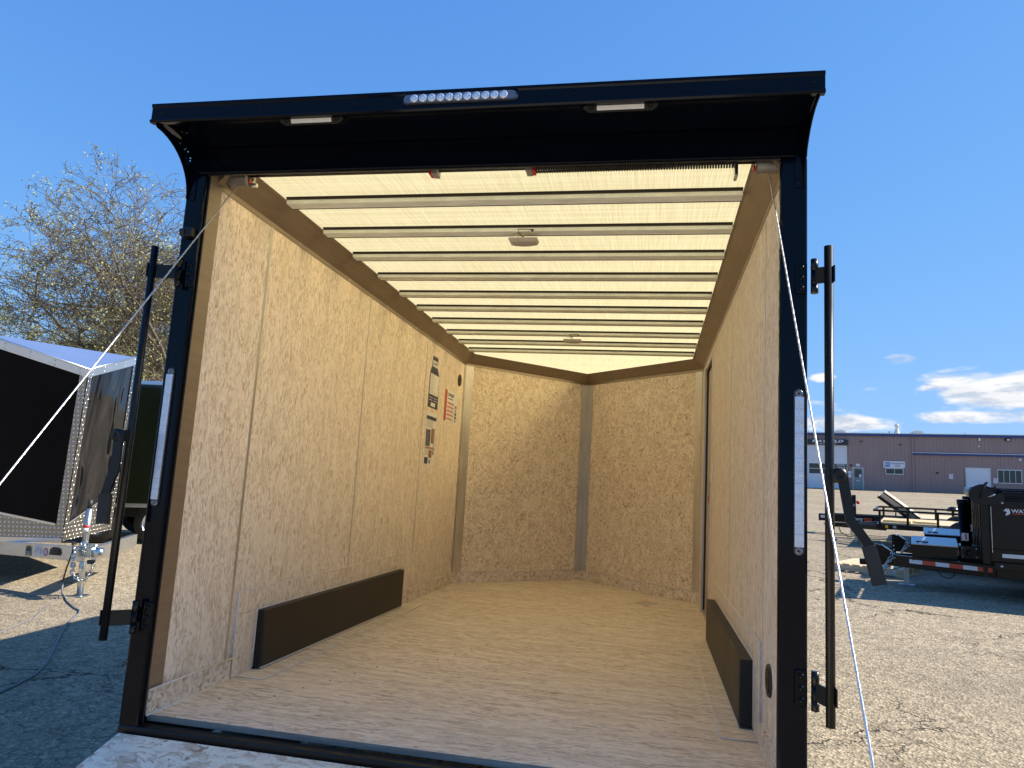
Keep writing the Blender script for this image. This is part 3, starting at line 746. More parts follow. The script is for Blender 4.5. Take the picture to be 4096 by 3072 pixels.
for x, sgn, sp_ in ((.885, 1, s1), (1.25, -1, s2)):
    MB().box(x-.012, x+.012, .06, .11, 2.038, 2.085, .003).build('spring_anchor', worn('grey_casting', (.35, .34, .32), .5, .5), sp_)
    MB().box(x-.012-(.012 if sgn > 0 else -.024), x-(.012 if sgn > 0 else -.024), .062, .108, 2.040, 2.056, .002).build('spring_end', M_RED, sp_)
MB().box(1.988, 2.0, .06, .11, 2.0, 2.07, .003).build('bearing_bracket', M_STEEL, T)
# ramp door lying down behind the sill
RB = Matrix.Translation((0, -.064, -.058)) @ Matrix.Rotation(R(15.5), 4, 'X')
rp = MB().box(PL+.02, PR-.02, -1.86, -.004, -.035, -.0, .003, RB).build('ramp_door', M_BLACKSATIN, T)
MB().box(PL+.022, PR-.022, -1.855, -.006, .0005, .012, .001, RB).build('ramp_deck', M_RAMP, rp)
for k_ in range(5):
    x = .1+k_*.49
    MB().cyl(tuple(RB @ Vector((x, .0, -.02))), tuple(RB @ Vector((x+.16, .0, -.02))), .012, 10).build('ramp_hinge', M_BLACKSATIN, rp)
# undercarriage
M_FEND = tread('black_tread_plate', (.016, .016, .017), 26, (1, 2))
def wheel(parent, c, axis_x, r=.335, w_=.20, rimcol=None):
    M_ = basis(c, (0, 1, 0), (0, 0, 1), (axis_x, 0, 0))
    wh = MB().lathe([(.21, -w_*.42), (r*.93, -w_*.5), (r*.99, -w_*.36), (r, 0), (r*.99, w_*.36), (r*.93, w_*.5), (.21, w_*.42)], 32, M_).build('wheel', M_RUBBER, parent)
    MB().lathe([(.215, w_*.42), (.20, w_*.46), (.185, w_*.36), (.12, w_*.3), (.06, w_*.42), (0, w_*.44)], 24, M_).build('rim', rimcol or M_BLACK, wh)
    return wh
for y in (1.08, 1.98):
    zc = .335-.57+.0388*y
    wheel(T, (-.08, y, zc), -1); wheel(T, (2.20, y, zc+.045), 1)
for sgn, x0, x1 in ((-1, -.19, PL), (1, PR, 2.31)):
    pts = [(.50, -.20), (.56, .07), (.66, .13), (2.4, .13), (2.5, .07), (2.56, -.20)]
    mb = MB()
    vs = [(x, y, z) for x in (x0, x1) for y, z in pts]; n_ = len(pts)
    mb.add(vs, [(i, i+1, i+1+n_, i+n_) for i in range(n_-1)])
    xo = x0 if sgn < 0 else x1
    mb.add([(xo, y, z) for y, z in pts]+[(xo, y, z-.06) for y, z in pts], [(i, i+1, i+1+n_, i+n_) for i in range(n_-1)])
    mb.build('fender', M_FEND, T)
box('frame_rail', M_BLACKSATIN, T, PL+.03, PL+.10, .035, L, -.17, -.03)
box('frame_rail', M_BLACKSATIN, T, PR-.10, PR-.03, .035, L, -.17, -.03)
tj = MB().cyl((1.05, 5.9, -.30), (1.05, 5.9, .35), .03, 12).build('tongue_jack', M_STEEL, T)
MB().box(1.0, 1.1, 4.0, 6.2, -.19, -.08, .004).build('tongue', M_BLACKSATIN, T)

# ------------------------------------------------------------------ posters on the left wall (things of their own)
def poster(label, outline, blocks, texts=()):
    p_ = MB().slab([(XL+.0005, y, z) for y, z in outline], (1, 0, 0), .0012).build('poster', blocks[0][5] if False else M_WHITEPAPER)
    p_.matrix_world = TM; tag(p_, label, 'poster')
    return p_
def pblock(parent, nm, m_, y0, y1, z0, z1, lev=1):
    return MB().box(XL+.0018+.0004*(lev-1), XL+.0018+.0004*lev, y0, y1, z0, z1).build(nm, m_, parent)
EX, EY = (0, 1, 0), (0, 0, 1)
def wtext(parent, s_, m_, y, z, h, wdt=None, lev=1, bold=0.0, align='LEFT'):
    return text('lettering', s_, m_, parent, (XL+.0018+.0004*lev, y, z), EX, EY, h, wdt, bold, 0, .0006, align)
p1 = MB().slab([(XL+.0005, y, z) for y, z in [(3.03, 1.885), (3.17, 1.885), (3.175, 1.80), (3.225, 1.745), (3.24, 1.469), (2.975, 1.469), (2.98, 1.745), (3.02, 1.80)]], (1, 0, 0), .0012).build('poster', M_NAVY)
p1.matrix_world = TM; tag(p1, 'tall navy bottle-shaped poster, upper left of the three on the wall', 'poster')
pblock(p1, 'print_panel', M_WHITEPAPER, 3.035, 3.165, 1.80, 1.85)
wtext(p1, 'LightLED', mat('blue_print', (.05, .1, .2), .5), 3.045, 1.812, .028, .112, 2, .01)
pblock(p1, 'print_panel', M_WHITEPAPER, 2.995, 3.222, 1.575, 1.74)
for k_ in range(14):
    pblock(p1, 'print_line', M_PGREY, 3.005, 3.06+random.random()*.14, 1.728-k_*.0108, 1.731-k_*.0108, 2)
for k_ in range(4): pblock(p1, 'print_line', M_WHITEPAPER, 3.0+.12*(k_ % 2), 3.09+.12*(k_ % 2), 1.548-.02*(k_//2), 1.552-.02*(k_//2))
pblock(p1, 'print_panel', M_WHITEPAPER, 3.05, 3.165, 1.482, 1.512)
p2 = MB().slab([(XL+.0005, y, z) for y, z in [(2.974, 1.43), (3.235, 1.432), (3.238, 1.016), (2.974, 1.014)]], (1, 0, 0), .0012).build('poster', M_WHITEPAPER)
p2.matrix_world = TM; tag(p2, 'tall white poster with navy band and brown photo, below the navy poster', 'poster')
pblock(p2, 'print_panel', M_NAVY, 2.974, 3.236, 1.373, 1.402)
for k_ in range(7): pblock(p2, 'print_line', M_PGREY, 2.99, 3.17-random.random()*.03, 1.362-k_*.0085, 1.365-k_*.0085)
pblock(p2, 'print_panel', M_NAVY, 2.985, 3.10, 1.165, 1.295)
for k_ in range(8): pblock(p2, 'print_line', M_PGREY, 2.995, 3.06+random.random()*.03, 1.282-k_*.0145, 1.286-k_*.0145, 2)
pblock(p2, 'print_panel', M_PBROWN, 3.12, 3.19, 1.19, 1.31); pblock(p2, 'print_panel', M_PGREY, 3.195, 3.22, 1.15, 1.31)
pblock(p2, 'print_panel', mat('tan_print', (.35, .22, .12), .5), 2.99, 3.23, 1.142, 1.16)
pblock(p2, 'print_panel', M_PBROWN, 3.085, 3.17, 1.075, 1.135); pblock(p2, 'print_panel', M_NAVY, 2.985, 3.075, 1.025, 1.075); pblock(p2, 'print_panel', M_PBLACK, 3.105, 3.135, 1.03, 1.06)
for k_ in range(5): pblock(p2, 'print_line', M_PGREY, 2.99, 3.07, 1.13-k_*.009, 1.133-k_*.009)
pblock(p2, 'print_panel', M_NAVY, 3.19, 3.215, 1.10, 1.14)
p3 = MB().slab([(XL+.0005, y, z) for y, z in [(3.427, 1.677), (3.835, 1.677), (3.838, 1.411), (3.43, 1.409)]], (1, 0, 0), .0012).build('poster', M_WHITEPAPER)
p3.matrix_world = TM; tag(p3, 'white poster with red stripe headed CONQUEST near the nose corner', 'poster')
pblock(p3, 'print_panel', M_PRED, 3.43, 3.50, 1.411, 1.676)
wtext(p3, 'CONQUEST', M_PBLACK, 3.525, 1.625, .034, .19, 1, .02)
pblock(p3, 'print_line', M_PBLACK, 3.525, 3.675, 1.604, 1.613)
for k_ in range(5):
    pblock(p3, 'print_bar', M_PRED, 3.52, 3.70+random.random()*.04, 1.566-k_*.034, 1.578-k_*.034)
    pblock(p3, 'print_line', M_PGREY, 3.52, 3.74, 1.557-k_*.034, 1.560-k_*.034)
for k_ in range(5): pblock(p3, 'print_panel', (M_PBROWN, M_PGREY, M_PBLACK, M_PBLACK, M_PGREY)[k_], 3.765, 3.82, 1.545-k_*.031, 1.57-k_*.031)

# ================================================================== V-nose trailer on the left
V3 = Vector
NV = thing('v_nose_trailer', 'black V-nose trailer with silver tread-plate corners, parked nose first at left', 'trailer')
M_NBLACK = worn('black_trailer_skin', (.004, .0045, .006), .12, 0, .25, 2, .03, spec=.07)
M_SILVER = worn('silver_roof_trim', (.70, .72, .74), .32, .95, .08, 4, .08)
m, t, p, ob, o = raw('mirror_black_panel'); M_MIRR = m
p.inputs['Base Color'].default_value = (.006, .006, .007, 1); p.inputs['Specular IOR Level'].default_value = .14; p.inputs['Roughness'].default_value = .03
bump(t, p, t.noise(t.mapping(ob, (1.3, 1.3, .7)), 1.6, 1, .3, .9).outputs['Fac'], 1.0, .06)
aB, aT = V3((-4.64, 4.64, .50)), V3((-4.36, 4.48, 2.37))
lB, lT = V3((-5.98, 4.45, .48)), V3((-5.64, 4.24, 2.76))
rB, rT = V3((-5.11, 5.94, .50)), V3((-4.79, 5.75, 2.70))
ub = V3((-.857, .515, 0))
U1 = (lB-aB).normalized(); U2 = (rB-aB).normalized()
M_TR1 = tread('tread_plate_left', (.86, .88, .92), 21, ((U1.x, U1.y, 0), 2))
M_TR2 = tread('tread_plate_right', (.90, .89, .86), 21, ((U2.x, U2.y, 0), 2))
def bil(b0, t0, b1, t1, u, v): return (b0*(1-u)+b1*u)*(1-v)+(t0*(1-u)+t1*u)*v
def face_patch(name, m_, parent, b0, t0, b1, t1, poly, off, th=.006):
    n_ = (b1-b0).cross(t0-b0).normalized()
    c = CAM_LOC-b0
    if n_.dot(c) < 0: n_ = -n_
    return MB().slab([bil(b0, t0, b1, t1, u, v)+n_*off for u, v in poly], n_, th).build(name, m_, parent), n_
sp, nL = face_patch('side_panel', M_NBLACK, NV, aB, aT, lB, lT, [(0, 0), (1, 0), (1, 1), (0, 1)], -.006)
sp, nR = face_patch('nose_panel', M_MIRR, NV, aB, aT, rB, rT, [(0, 0), (1, 0), (1, 1), (0, 1)], -.006)
face_patch('stone_guard', M_TR1, NV, aB, aT, lB, lT, [(.0, 0), (1, 0), (1, .17), (.0, .085)], .0008, .003)
face_patch('guard_trim', M_SILVER, NV, aB, aT, lB, lT, [(.07, .091), (1, .17), (1, .182), (.07, .103)], .004, .006)
face_patch('stone_guard', M_TR2, NV, aB, aT, rB, rT, [(.0, 0), (1, 0), (1, .23), (.0, .085)], .0008, .003)
face_patch('guard_trim', M_SILVER, NV, aB, aT, rB, rT, [(.06, .094), (1, .23), (1, .24), (.06, .104)], .004, .004)
face_patch('corner_cap', M_TR1, NV, aB, aT, lB, lT, [(0, 0), (.062, 0), (.062, .97), (0, .97)], .0045, .004)
face_patch('corner_cap', M_TR2, NV, aB, aT, rB, rT, [(0, 0), (.07, 0), (.07, .97), (0, .97)], .0045, .004)
face_patch('corner_cap', M_TR2, NV, aB, aT, rB, rT, [(.93, 0), (1, 0), (1, .97), (.93, .97)], .0045, .004)
for b0, t0, b1, t1 in ((aB, aT, lB, lT), (aB, aT, rB, rT)):
    o_, n_ = face_patch('roof_trim', M_SILVER, NV, b0, t0, b1, t1, [(-.012, .965), (1, .965), (1, 1.012), (-.012, 1.012)], .006, .012)
    for k_ in range(5):
        for vv in (.975, 1.0):
            q = bil(b0, t0, b1, t1, .06+k_*.22, vv)+n_*.018
            ex = n_.orthogonal().normalized()
            MB().lathe([(0, .006), (.007, .004), (.009, 0)], 6, basis(q, ex, n_.cross(ex), n_)).build('rivet', M_STEEL, o_)
    MB().tube([bil(b0, t0, b1, t1, -.012, 1.012)+n_*.012, bil(b0, t0, b1, t1, 1, 1.012)+n_*.012], .012, 6).build('trim_lip', M_SILVER, NV)
M_BROOF = worn('sky_tinted_roof', (.13, .18, .32), .2, 0.0, .06, 2)  # white gelcoat; the reflected sky's blue is put into the base colour
up_ = V3((0, 0, .012))
MB().add([aT+up_, lT+up_, rT+up_], [(0, 1, 2)]).build('nose_roof', M_BROOF, NV)
MB().add([lT+up_, rT+up_, rT+ub*3.6+up_, lT+ub*3.6+up_], [(0, 1, 2, 3)]).build('roof', M_BROOF, NV)
for b0, t0 in ((lB, lT), (rB, rT)):
    n_ = V3((-.515, -.857, 0)) if b0 is lB else V3((.515, .857, 0))
    MB().slab([b0, b0+ub*3.6, t0+ub*3.6, t0], n_*-1, .01).build('side_wall', M_NBLACK, NV)
MB().slab([lB+ub*3.6, rB+ub*3.6, rT+ub*3.6, lT+ub*3.6], ub, .01).build('rear_wall', M_NBLACK, NV)
MB().slab([aB+V3((0, 0, .002)), lB+V3((0, 0, .02)), lB+ub*3.6, rB+ub*3.6, rB+V3((0, 0, .002))], (0, 0, 1), .02).build('underside', M_BLACKSATIN, NV)
# bottom rail, A-frame tongue, coupler, jack
M_ALU = worn('aluminium_frame', (.62, .60, .56), .33, .95, .1, 5, .1, 0, 80, (1, 1, 5))
def beam(name, m_, parent, a, b, h, w_, bev=.004):
    a, b = V3(a), V3(b); ex = (b-a).normalized(); ez = V3((0, 0, 1)); ey = ez.cross(ex).normalized(); ez = ex.cross(ey)
    return MB().box(0, (b-a).length, -w_/2, w_/2, -h/2, h/2, bev, basis(a, ex, ey, ez)).build(name, m_, parent)
face_patch('bottom_rail', M_SILVER, NV, aB, aT, lB, lT, [(-.0, -.008), (1, -.008), (1, .018), (-.0, .018)], .005, .008)
tip = V3((-3.72, 4.14, .44))
arm = beam('tongue_rail', M_ALU, NV, (-6.05, 4.75, .385), (-4.02, 4.29, .43), .145, .06)
beam('tongue_rail', M_ALU, NV, (-4.6, 5.75, .41), (-3.98, 4.36, .43), .145, .06)
ra, rb_ = V3((-6.05, 4.75, .385)), V3((-4.02, 4.29, .43)); rex = (rb_-ra).normalized(); rn = rex.cross(V3((0, 0, 1))).normalized(); rup = rn.cross(rex)
if rn.dot(CAM_LOC-ra) < 0: rn = -rn
rup = V3((0, 0, 1))-rex*rex.z; rup.normalize()
def decal(name, m_, dist, pts, lev=1):
    c = rb_-rex*dist+rn*(.0305+.0006*lev)
    return MB().slab([c+rex*u+rup*v for u, v in pts], rn, .0008).build(name, m_, arm)
def disc(cx, cz, r, n_=18): return [(cx+r*math.cos(2*math.pi*k_/n_), cz+r*math.sin(2*math.pi*k_/n_)) for k_ in range(n_)]
arch = [(-.055, -.058), (.055, -.058), (.055, .025)]+[(.055*math.cos(math.pi*k_/10), .025+.032*math.sin(math.pi*k_/10)) for k_ in range(1, 10)]+[(-.055, .025)]
decal('arch_decal', mat('yellow_print', (.6, .42, .04), .5), .86, arch)
decal('arch_decal_face', M_NAVY, .86, [(u*.84, v*.86-.003) for u, v in arch], 2.5)
for k_ in range(3): decal('decal_line', M_WHITEPAPER, .86, [(-.035, -.02-.014*k_), (.03, -.02-.014*k_), (.03, -.016-.014*k_), (-.035, -.016-.014*k_)], 4.2)
decal('ring_decal_card', mat('pale_card', (.6, .59, .57), .5), .71, [(-.06, -.05), (.06, -.05), (.06, .055), (-.06, .055)])
for cx, cz in ((-.038, .005), (0, .025), (.038, .005)):
    decal('ring', M_PGREY, .71, disc(cx, cz, .021), 2.5); decal('ring_centre', MATS['pale_card'], .71, disc(cx, cz, .016), 4.2)
decal('round_decal', mat('maroon_print', (.30, .05, .08), .5), .585, disc(0, -.005, .042)); decal('round_decal_face', mat('lilac_print', (.5, .38, .45), .5), .585, disc(0, -.005, .034), 2.5)
decal('grommet_cover', M_PBLACK, .425, [(-.105, -.03), (.09, -.03), (.105, 0.0), (.09, .04), (.04, .055), (-.04, .055), (-.085, .035)], 1)
decal('grommet_handle', M_BLACKSATIN, .425, [(-.04, -.02), (.06, -.02), (.06, .03), (-.04, .03)], 12)
# coupler
cpl = beam('coupler', M_STEEL, NV, (-4.08, 4.30, .455), (-3.80, 4.17, .47), .10, .09, .012)
MB().lathe([(0, .045), (.035, .038), (.05, .015), (.052, -.025), (.045, -.045), (.035, -.045)], 18, basis((-3.74, 4.145, .485), (1, 0, 0), (0, 1, 0), (0, 0, 1))).build('ball_socket', M_STEEL, cpl)
beam('latch_lever', M_STEEL, cpl, (-3.98, 4.25, .54), (-3.80, 4.17, .535), .025, .03, .006)
MB().box(-3.86, -3.80, 4.13, 4.18, .36, .40, .004).build('latch_block', M_PBLACK, cpl)
# jack
jx, jy = -4.06, 4.31
jk = MB().cyl((jx, jy, .01), (jx-.0, jy, .55), .032, 16).build('jack', M_STEEL, NV)
MB().cyl((jx, jy, .44), (jx+.03, jy-.01, .90), .031, 16).build('jack_tube', worn('bright_zinc', (.42, .43, .43), .35, .9), jk)
MB().cyl((jx+.03, jy-.01, .90), (jx+.035, jy-.01, .99), .024, 12).build('jack_crank_grip', M_PBLACK, jk)
MB().box(jx-.08, jx+.08, jy-.07, jy+.07, 0.0, .012, .003).build('jack_foot', M_STEEL, jk)
MB().cyl((jx+.014, jy-.008, .70), (jx+.0185, jy-.009, .73), .0325, 16).build('warning_band', M_RED, jk)
MB().cyl((jx+.0125, jy-.0077, .66), (jx+.0142, jy-.008, .70), .0325, 16).build('label_band', M_WHITE, jk)
def chain(pts, parent, r=.006, ln=.04, m_=M_STEEL):
    """real links along a polyline"""
    P = [V3(q) for q in pts]; seglen = [(P[i+1]-P[i]).length for i in range(len(P)-1)]; tot = sum(seglen); n_ = int(tot/(ln*.72))
    def at(s_):
        for i, l_ in enumerate(seglen):
            if s_ <= l_ or i == len(seglen)-1: return P[i]+(P[i+1]-P[i])*(s_/l_), (P[i+1]-P[i]).normalized()
            s_ -= l_
    mb = MB()
    for k_ in range(n_):
        c, d_ = at(tot*(k_+.5)/n_); u = d_.orthogonal().normalized(); v = d_.cross(u)
        if k_ % 2: u, v = v, u
        loop = []
        for a in range(10):
            an = 2*math.pi*a/10; loop.append(c+d_*(math.cos(an)*ln*.5)+u*(math.sin(an)*ln*.28))
        mb.tube(loop, r, 5, False, True)
    return mb.build('safety_chain', m_, parent)
chain([(-4.1, 4.24, .50), (-4.07, 4.19, .44), (-4.06, 4.17, .33), (-4.04, 4.18, .28)], NV, .007, .055)
chain([(-4.14, 4.28, .33), (-4.10, 4.22, .25), (-4.0, 4.2, .18), (-3.9, 4.18, .20), (-3.84, 4.17, .28), (-3.8, 4.16, .36)], NV, .007, .055)
chain([(-4.06, 4.24, .52), (-3.98, 4.19, .55), (-3.93, 4.19, .50)], NV, .007, .055)
wheel(NV, (-6.2, 5.0, .33), -1, .33, .2, M_SILVER)
hv = MB().tube([(-4.20, 4.30, .52), (-4.12, 4.23, .55), (-4.1, 4.2, .45), (-4.14, 4.19, .3), (-4.19, 4.21, .16)], .008, 8).build('plug_lead', M_PBLACK, NV)
MB().tube([(-4.35, 4.36, .53), (-4.25, 4.28, .56), (-4.1, 4.24, .54)], .012, 8).build('wiring_loom', M_PBLACK, NV)
# cord on the asphalt
cd = MB().tube([(-4.19, 4.21, .14), (-4.2, 4.22, .05), (-4.18, 4.24, .01), (-3.95, 4.02, .008), (-3.65, 3.78, .008), (-3.52, 3.70, .008), (-3.42, 3.58, .008), (-3.2, 3.2, .008), (-2.95, 2.86, .008), (-2.67, 2.5, .008), (-2.4, 2.14, .008), (-2.26, 1.9, .008), (-2.2, 1.7, .008), (-2.16, 1.53, .008), (-2.15, 1.2, .008)], .008, 8).build('extension_cord', M_GREYWIRE)
tag(cd, 'grey cord snaking over the shaded asphalt towards the bottom left', 'cord', 'cords on the asphalt')
cd2 = MB().tube([(-4.205, 4.235, .12), (-4.25, 4.28, .012), (-4.15, 4.12, .008), (-3.99, 3.85, .008), (-3.8, 3.55, .008), (-3.62, 3.28, .008), (-3.5, 2.95, .008), (-3.44, 2.78, .008), (-3.4, 2.3, .008)], .006, 8).build('extension_cord', M_GREYWIRE)
tag(cd2, 'thin grey cord crossing the sunlit asphalt below the V-nose trailer', 'cord', 'cords on the asphalt')

# ------------------------------------------------------------------ dark trailer behind it
DT = thing('enclosed_trailer', 'dark glossy enclosed trailer with thin silver edges behind the V-nose trailer', 'trailer', Matrix.Translation((-6.75, 8.25, 0)) @ Matrix.Rotation(R(18), 4, 'Z'))
M_DGREEN = worn('dark_mirror_skin', (.012, .016, .008), .10, 0, .2, 2, .03)
box('body', M_DGREEN, DT, -1.6, 1.7, 0, 2.0, .64, 2.66, .02)
box('roof_trim', M_SILVER, DT, -1.61, 1.71, -.012, 2.01, 2.63, 2.70, .006)
box('bottom_trim', M_SILVER, DT, -1.61, 1.71, -.014, 2.01, .60, .66, .004)
box('chassis', M_BLACKSATIN, DT, -1.5, 1.6, .06, 1.94, .44, .599)
for x in (-.45, .45):
    for y, s_ in ((.12, -1), (1.88, 1)):
        M_ = basis((x, y, .34), (1, 0, 0), (0, 0, 1), (0, s_, 0))
        wh = MB().lathe([(.2, -.09), (.31, -.1), (.338, -.06), (.34, 0), (.338, .06), (.31, .1), (.2, .09)], 28, M_).build('wheel', M_RUBBER, DT)
        MB().lathe([(.2, .085), (.17, .05), (.06, .06), (0, .08)], 20, M_).build('rim', M_SILVER, wh)
MB().lathe([(0, .012), (.03, .01), (.04, 0)], 14, basis((.55, -.002, 1.5), (1, 0, 0), (0, 0, 1), (0, -1, 0))).build('marker_lamp', M_WHITE, DT)

# ------------------------------------------------------------------ dump trailers
PHI = R(-18)
def loc_mat(x, y, phi=PHI): return Matrix.Translation((x, y, 0)) @ Matrix.Rotation(phi, 4, 'Z')
M_DBLACK = worn('black_powder_coat', (.006, .0055, .005), .28, 0, .25, 3, .08, .08, 120, spec=.28)
M_LID = worn('galvanised_lid', (.42, .46, .50), .38, .7, .15, 20, .12)
M_TAPEW = worn('white_reflective_tape', (.72, .72, .72), .4, 0, .05, 30); M_TAPER = worn('red_reflective_tape', (.62, .07, .035), .4, 0, .08, 30)
def make_dump(M_, label, lettering=True):
    D = thing('dump_trailer', label, 'dump trailer', M_, 'black dump trailers')
    # local x runs back along the trailer from the jack, y away from the camera
    def bm_(n_, a, b, h, w_, m_=M_DBLACK, p_=D, bev=.004): return beam(n_, m_, p_, a, b, h, w_, bev)
    nr_ = bm_('tongue_rail', (-.20, -.10, .335), (1.0, -.62, .345), .15, .07)
    bm_('tongue_rail', (-.20, .10, .335), (1.0, .62, .345), .15, .07)
    a, b = V3((-.20, -.10, .335)), V3((1.0, -.62, .345)); e = (b-a).normalized(); n_ = V3((e.y, -e.x, 0)).normalized()
    if n_.y > 0: n_ = -n_
    for k_ in range(6):
        s0 = .28+k_*.165; q0 = a+e*s0+n_*.0355; q1 = a+e*(s0+.165)+n_*.0355
        MB().slab([q0+V3((0, 0, -.012)), q1+V3((0, 0, -.012)), q1+V3((0, 0, .04)), q0+V3((0, 0, .04))], n_, .0015).build('reflective_tape', M_TAPER if k_ % 2 else M_TAPEW, nr_)
    # hitch channel with adjustment holes
    hc = MB().box(-.39, -.33, -.05, .05, .17, .53, .006).build('hitch_channel', M_DBLACK, D)
    for k_ in range(5):
        for y in (-.051, .051):
            MB().lathe([(0, .002), (.012, .002), (.014, 0)], 10, basis((-.36, y, .22+k_*.065), (1, 0, 0), (0, 0, 1), (0, math.copysign(1, y), 0))).build('bolt', M_STEEL if k_ in (1, 2) else M_PBLACK, hc)
    MB().slab([(-.33, -.045, .26), (-.15, -.045, .26), (-.12, -.045, .41), (-.30, -.045, .52), (-.33, -.045, .52)], (0, 1, 0), .09).build('gusset', M_DBLACK, D)
    MB().cyl((-.30, -.05, .535), (-.10, -.06, .40), .011, 8).build('jack_handle', M_STEEL, D)
    cp = bm_('coupler', (-.39, 0, .28), (-.58, 0, .27), .08, .07, M_BLACKSATIN, D, .012)
    chain([(-.14, -.13, .42), (-.20, -.14, .36), (-.26, -.15, .24), (-.24, -.15, .16), (-.16, -.14, .14), (-.12, -.13, .20)], D, .006, .05)
    chain([(-.18, -.10, .43), (-.14, -.16, .38), (-.22, -.16, .30), (-.27, -.14, .20), (-.2, -.15, .15)], D, .006, .05)
    jk_ = MB().box(-.035, .035, -.035, .035, .03, .30, .004).build('jack_leg', worn('dull_zinc_leg', (.5, .51, .47), .45, .6), D)
    MB().box(-.10, .10, -.06, .06, .0, .016, .004).build('jack_foot', M_LID, jk_)
    # tongue tool box with lid
    tb = MB().slab([(.08, -.27, .37), (.60, -.27, .37), (.60, .27, .37), (.08, .27, .37)], (0, 0, 1), .21).build('tool_box', M_DBLACK, D)
    ld = MB().slab([(.07, -.28, .581), (.61, -.28, .581), (.61, .28, .645), (.07, .28, .645)], (0, -.11, .99), .012).build('lid', M_LID, tb)
    MB().box(.13, .27, -.16, -.14, .607, .622, .002).build('latch', M_PBLACK, ld)
    # hoist
    hb = MB().box(.63, .86, -.20, .20, .43, .60, .008).build('hoist_base', M_DBLACK, D)
    for x in (.66, .82):
        for z in (.46, .57): MB().lathe([(0, .008), (.012, .006), (.014, 0)], 8, basis((x, -.20, z), (1, 0, 0), (0, 0, 1), (0, -1, 0))).build('bolt', M_STEEL, hb)
    MB().lathe([(.0, .004), (.035, .004), (.04, .008), (.05, .008), (.05, 0)], 20, basis((.73, -.20, .515), (1, 0, 0), (0, 0, 1), (0, -1, 0))).build('trunnion', M_BLACKSATIN, hb)
    cy = MB().tube([(.72, -.02, .45), (.69, -.02, 1.13), (.69, -.02, 1.13), (.688, -.02, 1.20)], [.062, .062, .070, .070], 24).build('hydraulic_cylinder', M_BLACK, D)
    MB().box(.66, .74, -.088, -.083, .66, .76, .001).build('decal', M_WHITE, cy)
    MB().box(.70, .72, -.0895, -.0885, .67, .75).build('decal_band', M_TAPER, cy)
    # bed
    x0, x1, hw = .86, 3.9, .88
    bd = MB().box(x0+.06, x1, -hw, -hw+.05, .49, 1.21, .006).build('bed_side', M_DBLACK, D)
    MB().box(x0+.06, x1, hw-.05, hw, .49, 1.21, .006).build('bed_side', M_DBLACK, D)
    fr = MB().box(x0+.02, x0+.059, -hw, hw, .49, 1.21, .006).build('bed_front', M_DBLACK, D)
    for y in (-.75, -.6, -.3, 0, .3, .6, .75): MB().box(x0-.03, x0+.019, y-.02, y+.02, .49, 1.2, .004).build('front_rib', M_DBLACK, fr)
    MB().box(x0-.02, x0+.058, -hw-.025, -hw-.001, .46, 1.21, .004).build('corner_post', M_DBLACK, D)
    MB().box(x0+.06, x1, -hw+.055, hw-.055, .49, .53).build('bed_floor', M_DBLACK, D)
    for z, yy in ((1.235, 0), (1.275, .012), (1.315, .02)): MB().box(x0+.22, x1, -hw+yy-.005, -hw+.06+yy, z-.018, z+.018, .006).build('top_rail', M_BLACK, D)
    for z in (1.235, 1.315): MB().box(x0+.22, x1, hw-.06, hw, z-.018, z+.018, .006).build('top_rail', M_BLACK, D)
    MB().box(x0+.06, x1, -hw-.012, -hw-.001, .635, .647).build('side_seam', M_BLACK, bd)
    MB().box(x0+.10, x1, -hw-.02, -hw-.001, .40, .485, .004).build('bed_sill', M_DBLACK, D)
    MB().box(x0, x1, -.62, -.55, .27, .42, .004).build('frame_rail', M_DBLACK, D)
    MB().box(x0, x1, .55, .62, .27, .42, .004).build('frame_rail', M_DBLACK, D)
    MB().lathe([(0, .006), (.014, .004), (.016, 0)], 10, basis((x0+.17, -hw-.02, .44), (1, 0, 0), (0, 0, 1), (0, -1, 0))).build('bolt', M_STEEL, bd)
    for k_ in range(3): MB().box(x0+.42+k_*.15, x0+.57+k_*.15, -hw-.0225, -hw-.0205, .42, .465).build('reflective_tape', M_TAPER if k_ % 2 else M_TAPEW, bd)
    MB().box(x0+.18, x0+.50, -hw-.004, -hw-.001, .545, .59).build('vin_label', M_WHITEPAPER, bd)
    # tarp roll with crank at the front top corner
    tp_ = MB().tube([(x0-.03, -hw+.02, 1.30), (x0-.03, hw-.02, 1.30)], .085, 22).build('tarp_roll', worn('rolled_mesh_tarp', (.05, .055, .06), .3, .1, .4, 9, .1), D)
    pf = []
    for k_ in range(9):
        a = math.pi*.45+math.pi*1.15*k_/8; pf.append((.115*math.cos(a), .115*math.sin(a)))
    outer = [(x0-.03+u, 1.29+v) for u, v in pf]+[(x0+.20, 1.17), (x0+.22, 1.20), (x0+.22, 1.30), (x0+.19, 1.325), (x0+.16, 1.30), (x0+.12, 1.31), (x0+.09, 1.355)]
    MB().slab([(x, -hw-.03, z) for x, z in outer], (0, 1, 0), .008).build('tarp_bracket', M_BLACKSATIN, tp_)
    MB().slab([(x0+.08, -hw+.2, 1.31), (x0+.16, -hw+.2, 1.31), (x0+.16, -hw+.2, 1.40), (x0+.13, -hw+.2, 1.36), (x0+.09, -hw+.2, 1.36)], (0, 1, 0), .008).build('tarp_hook', M_BLACKSATIN, tp_)
    MB().cyl((x0-.03, -hw-.045, 1.25), (x0+.03, -hw-.06, 1.42), .010, 8).build('crank', M_BLACKSATIN, tp_)
    MB().cyl((x0+.03, -hw-.03, 1.42), (x0+.03, -hw-.11, 1.425), .016, 10).build('crank_knob', M_PBLACK, tp_)
    MB().cyl((x0+.06, -hw-.036, 1.265), (x0+.13, -hw-.04, 1.30), .009, 8).build('ratchet_pawl', M_STEEL, tp_)
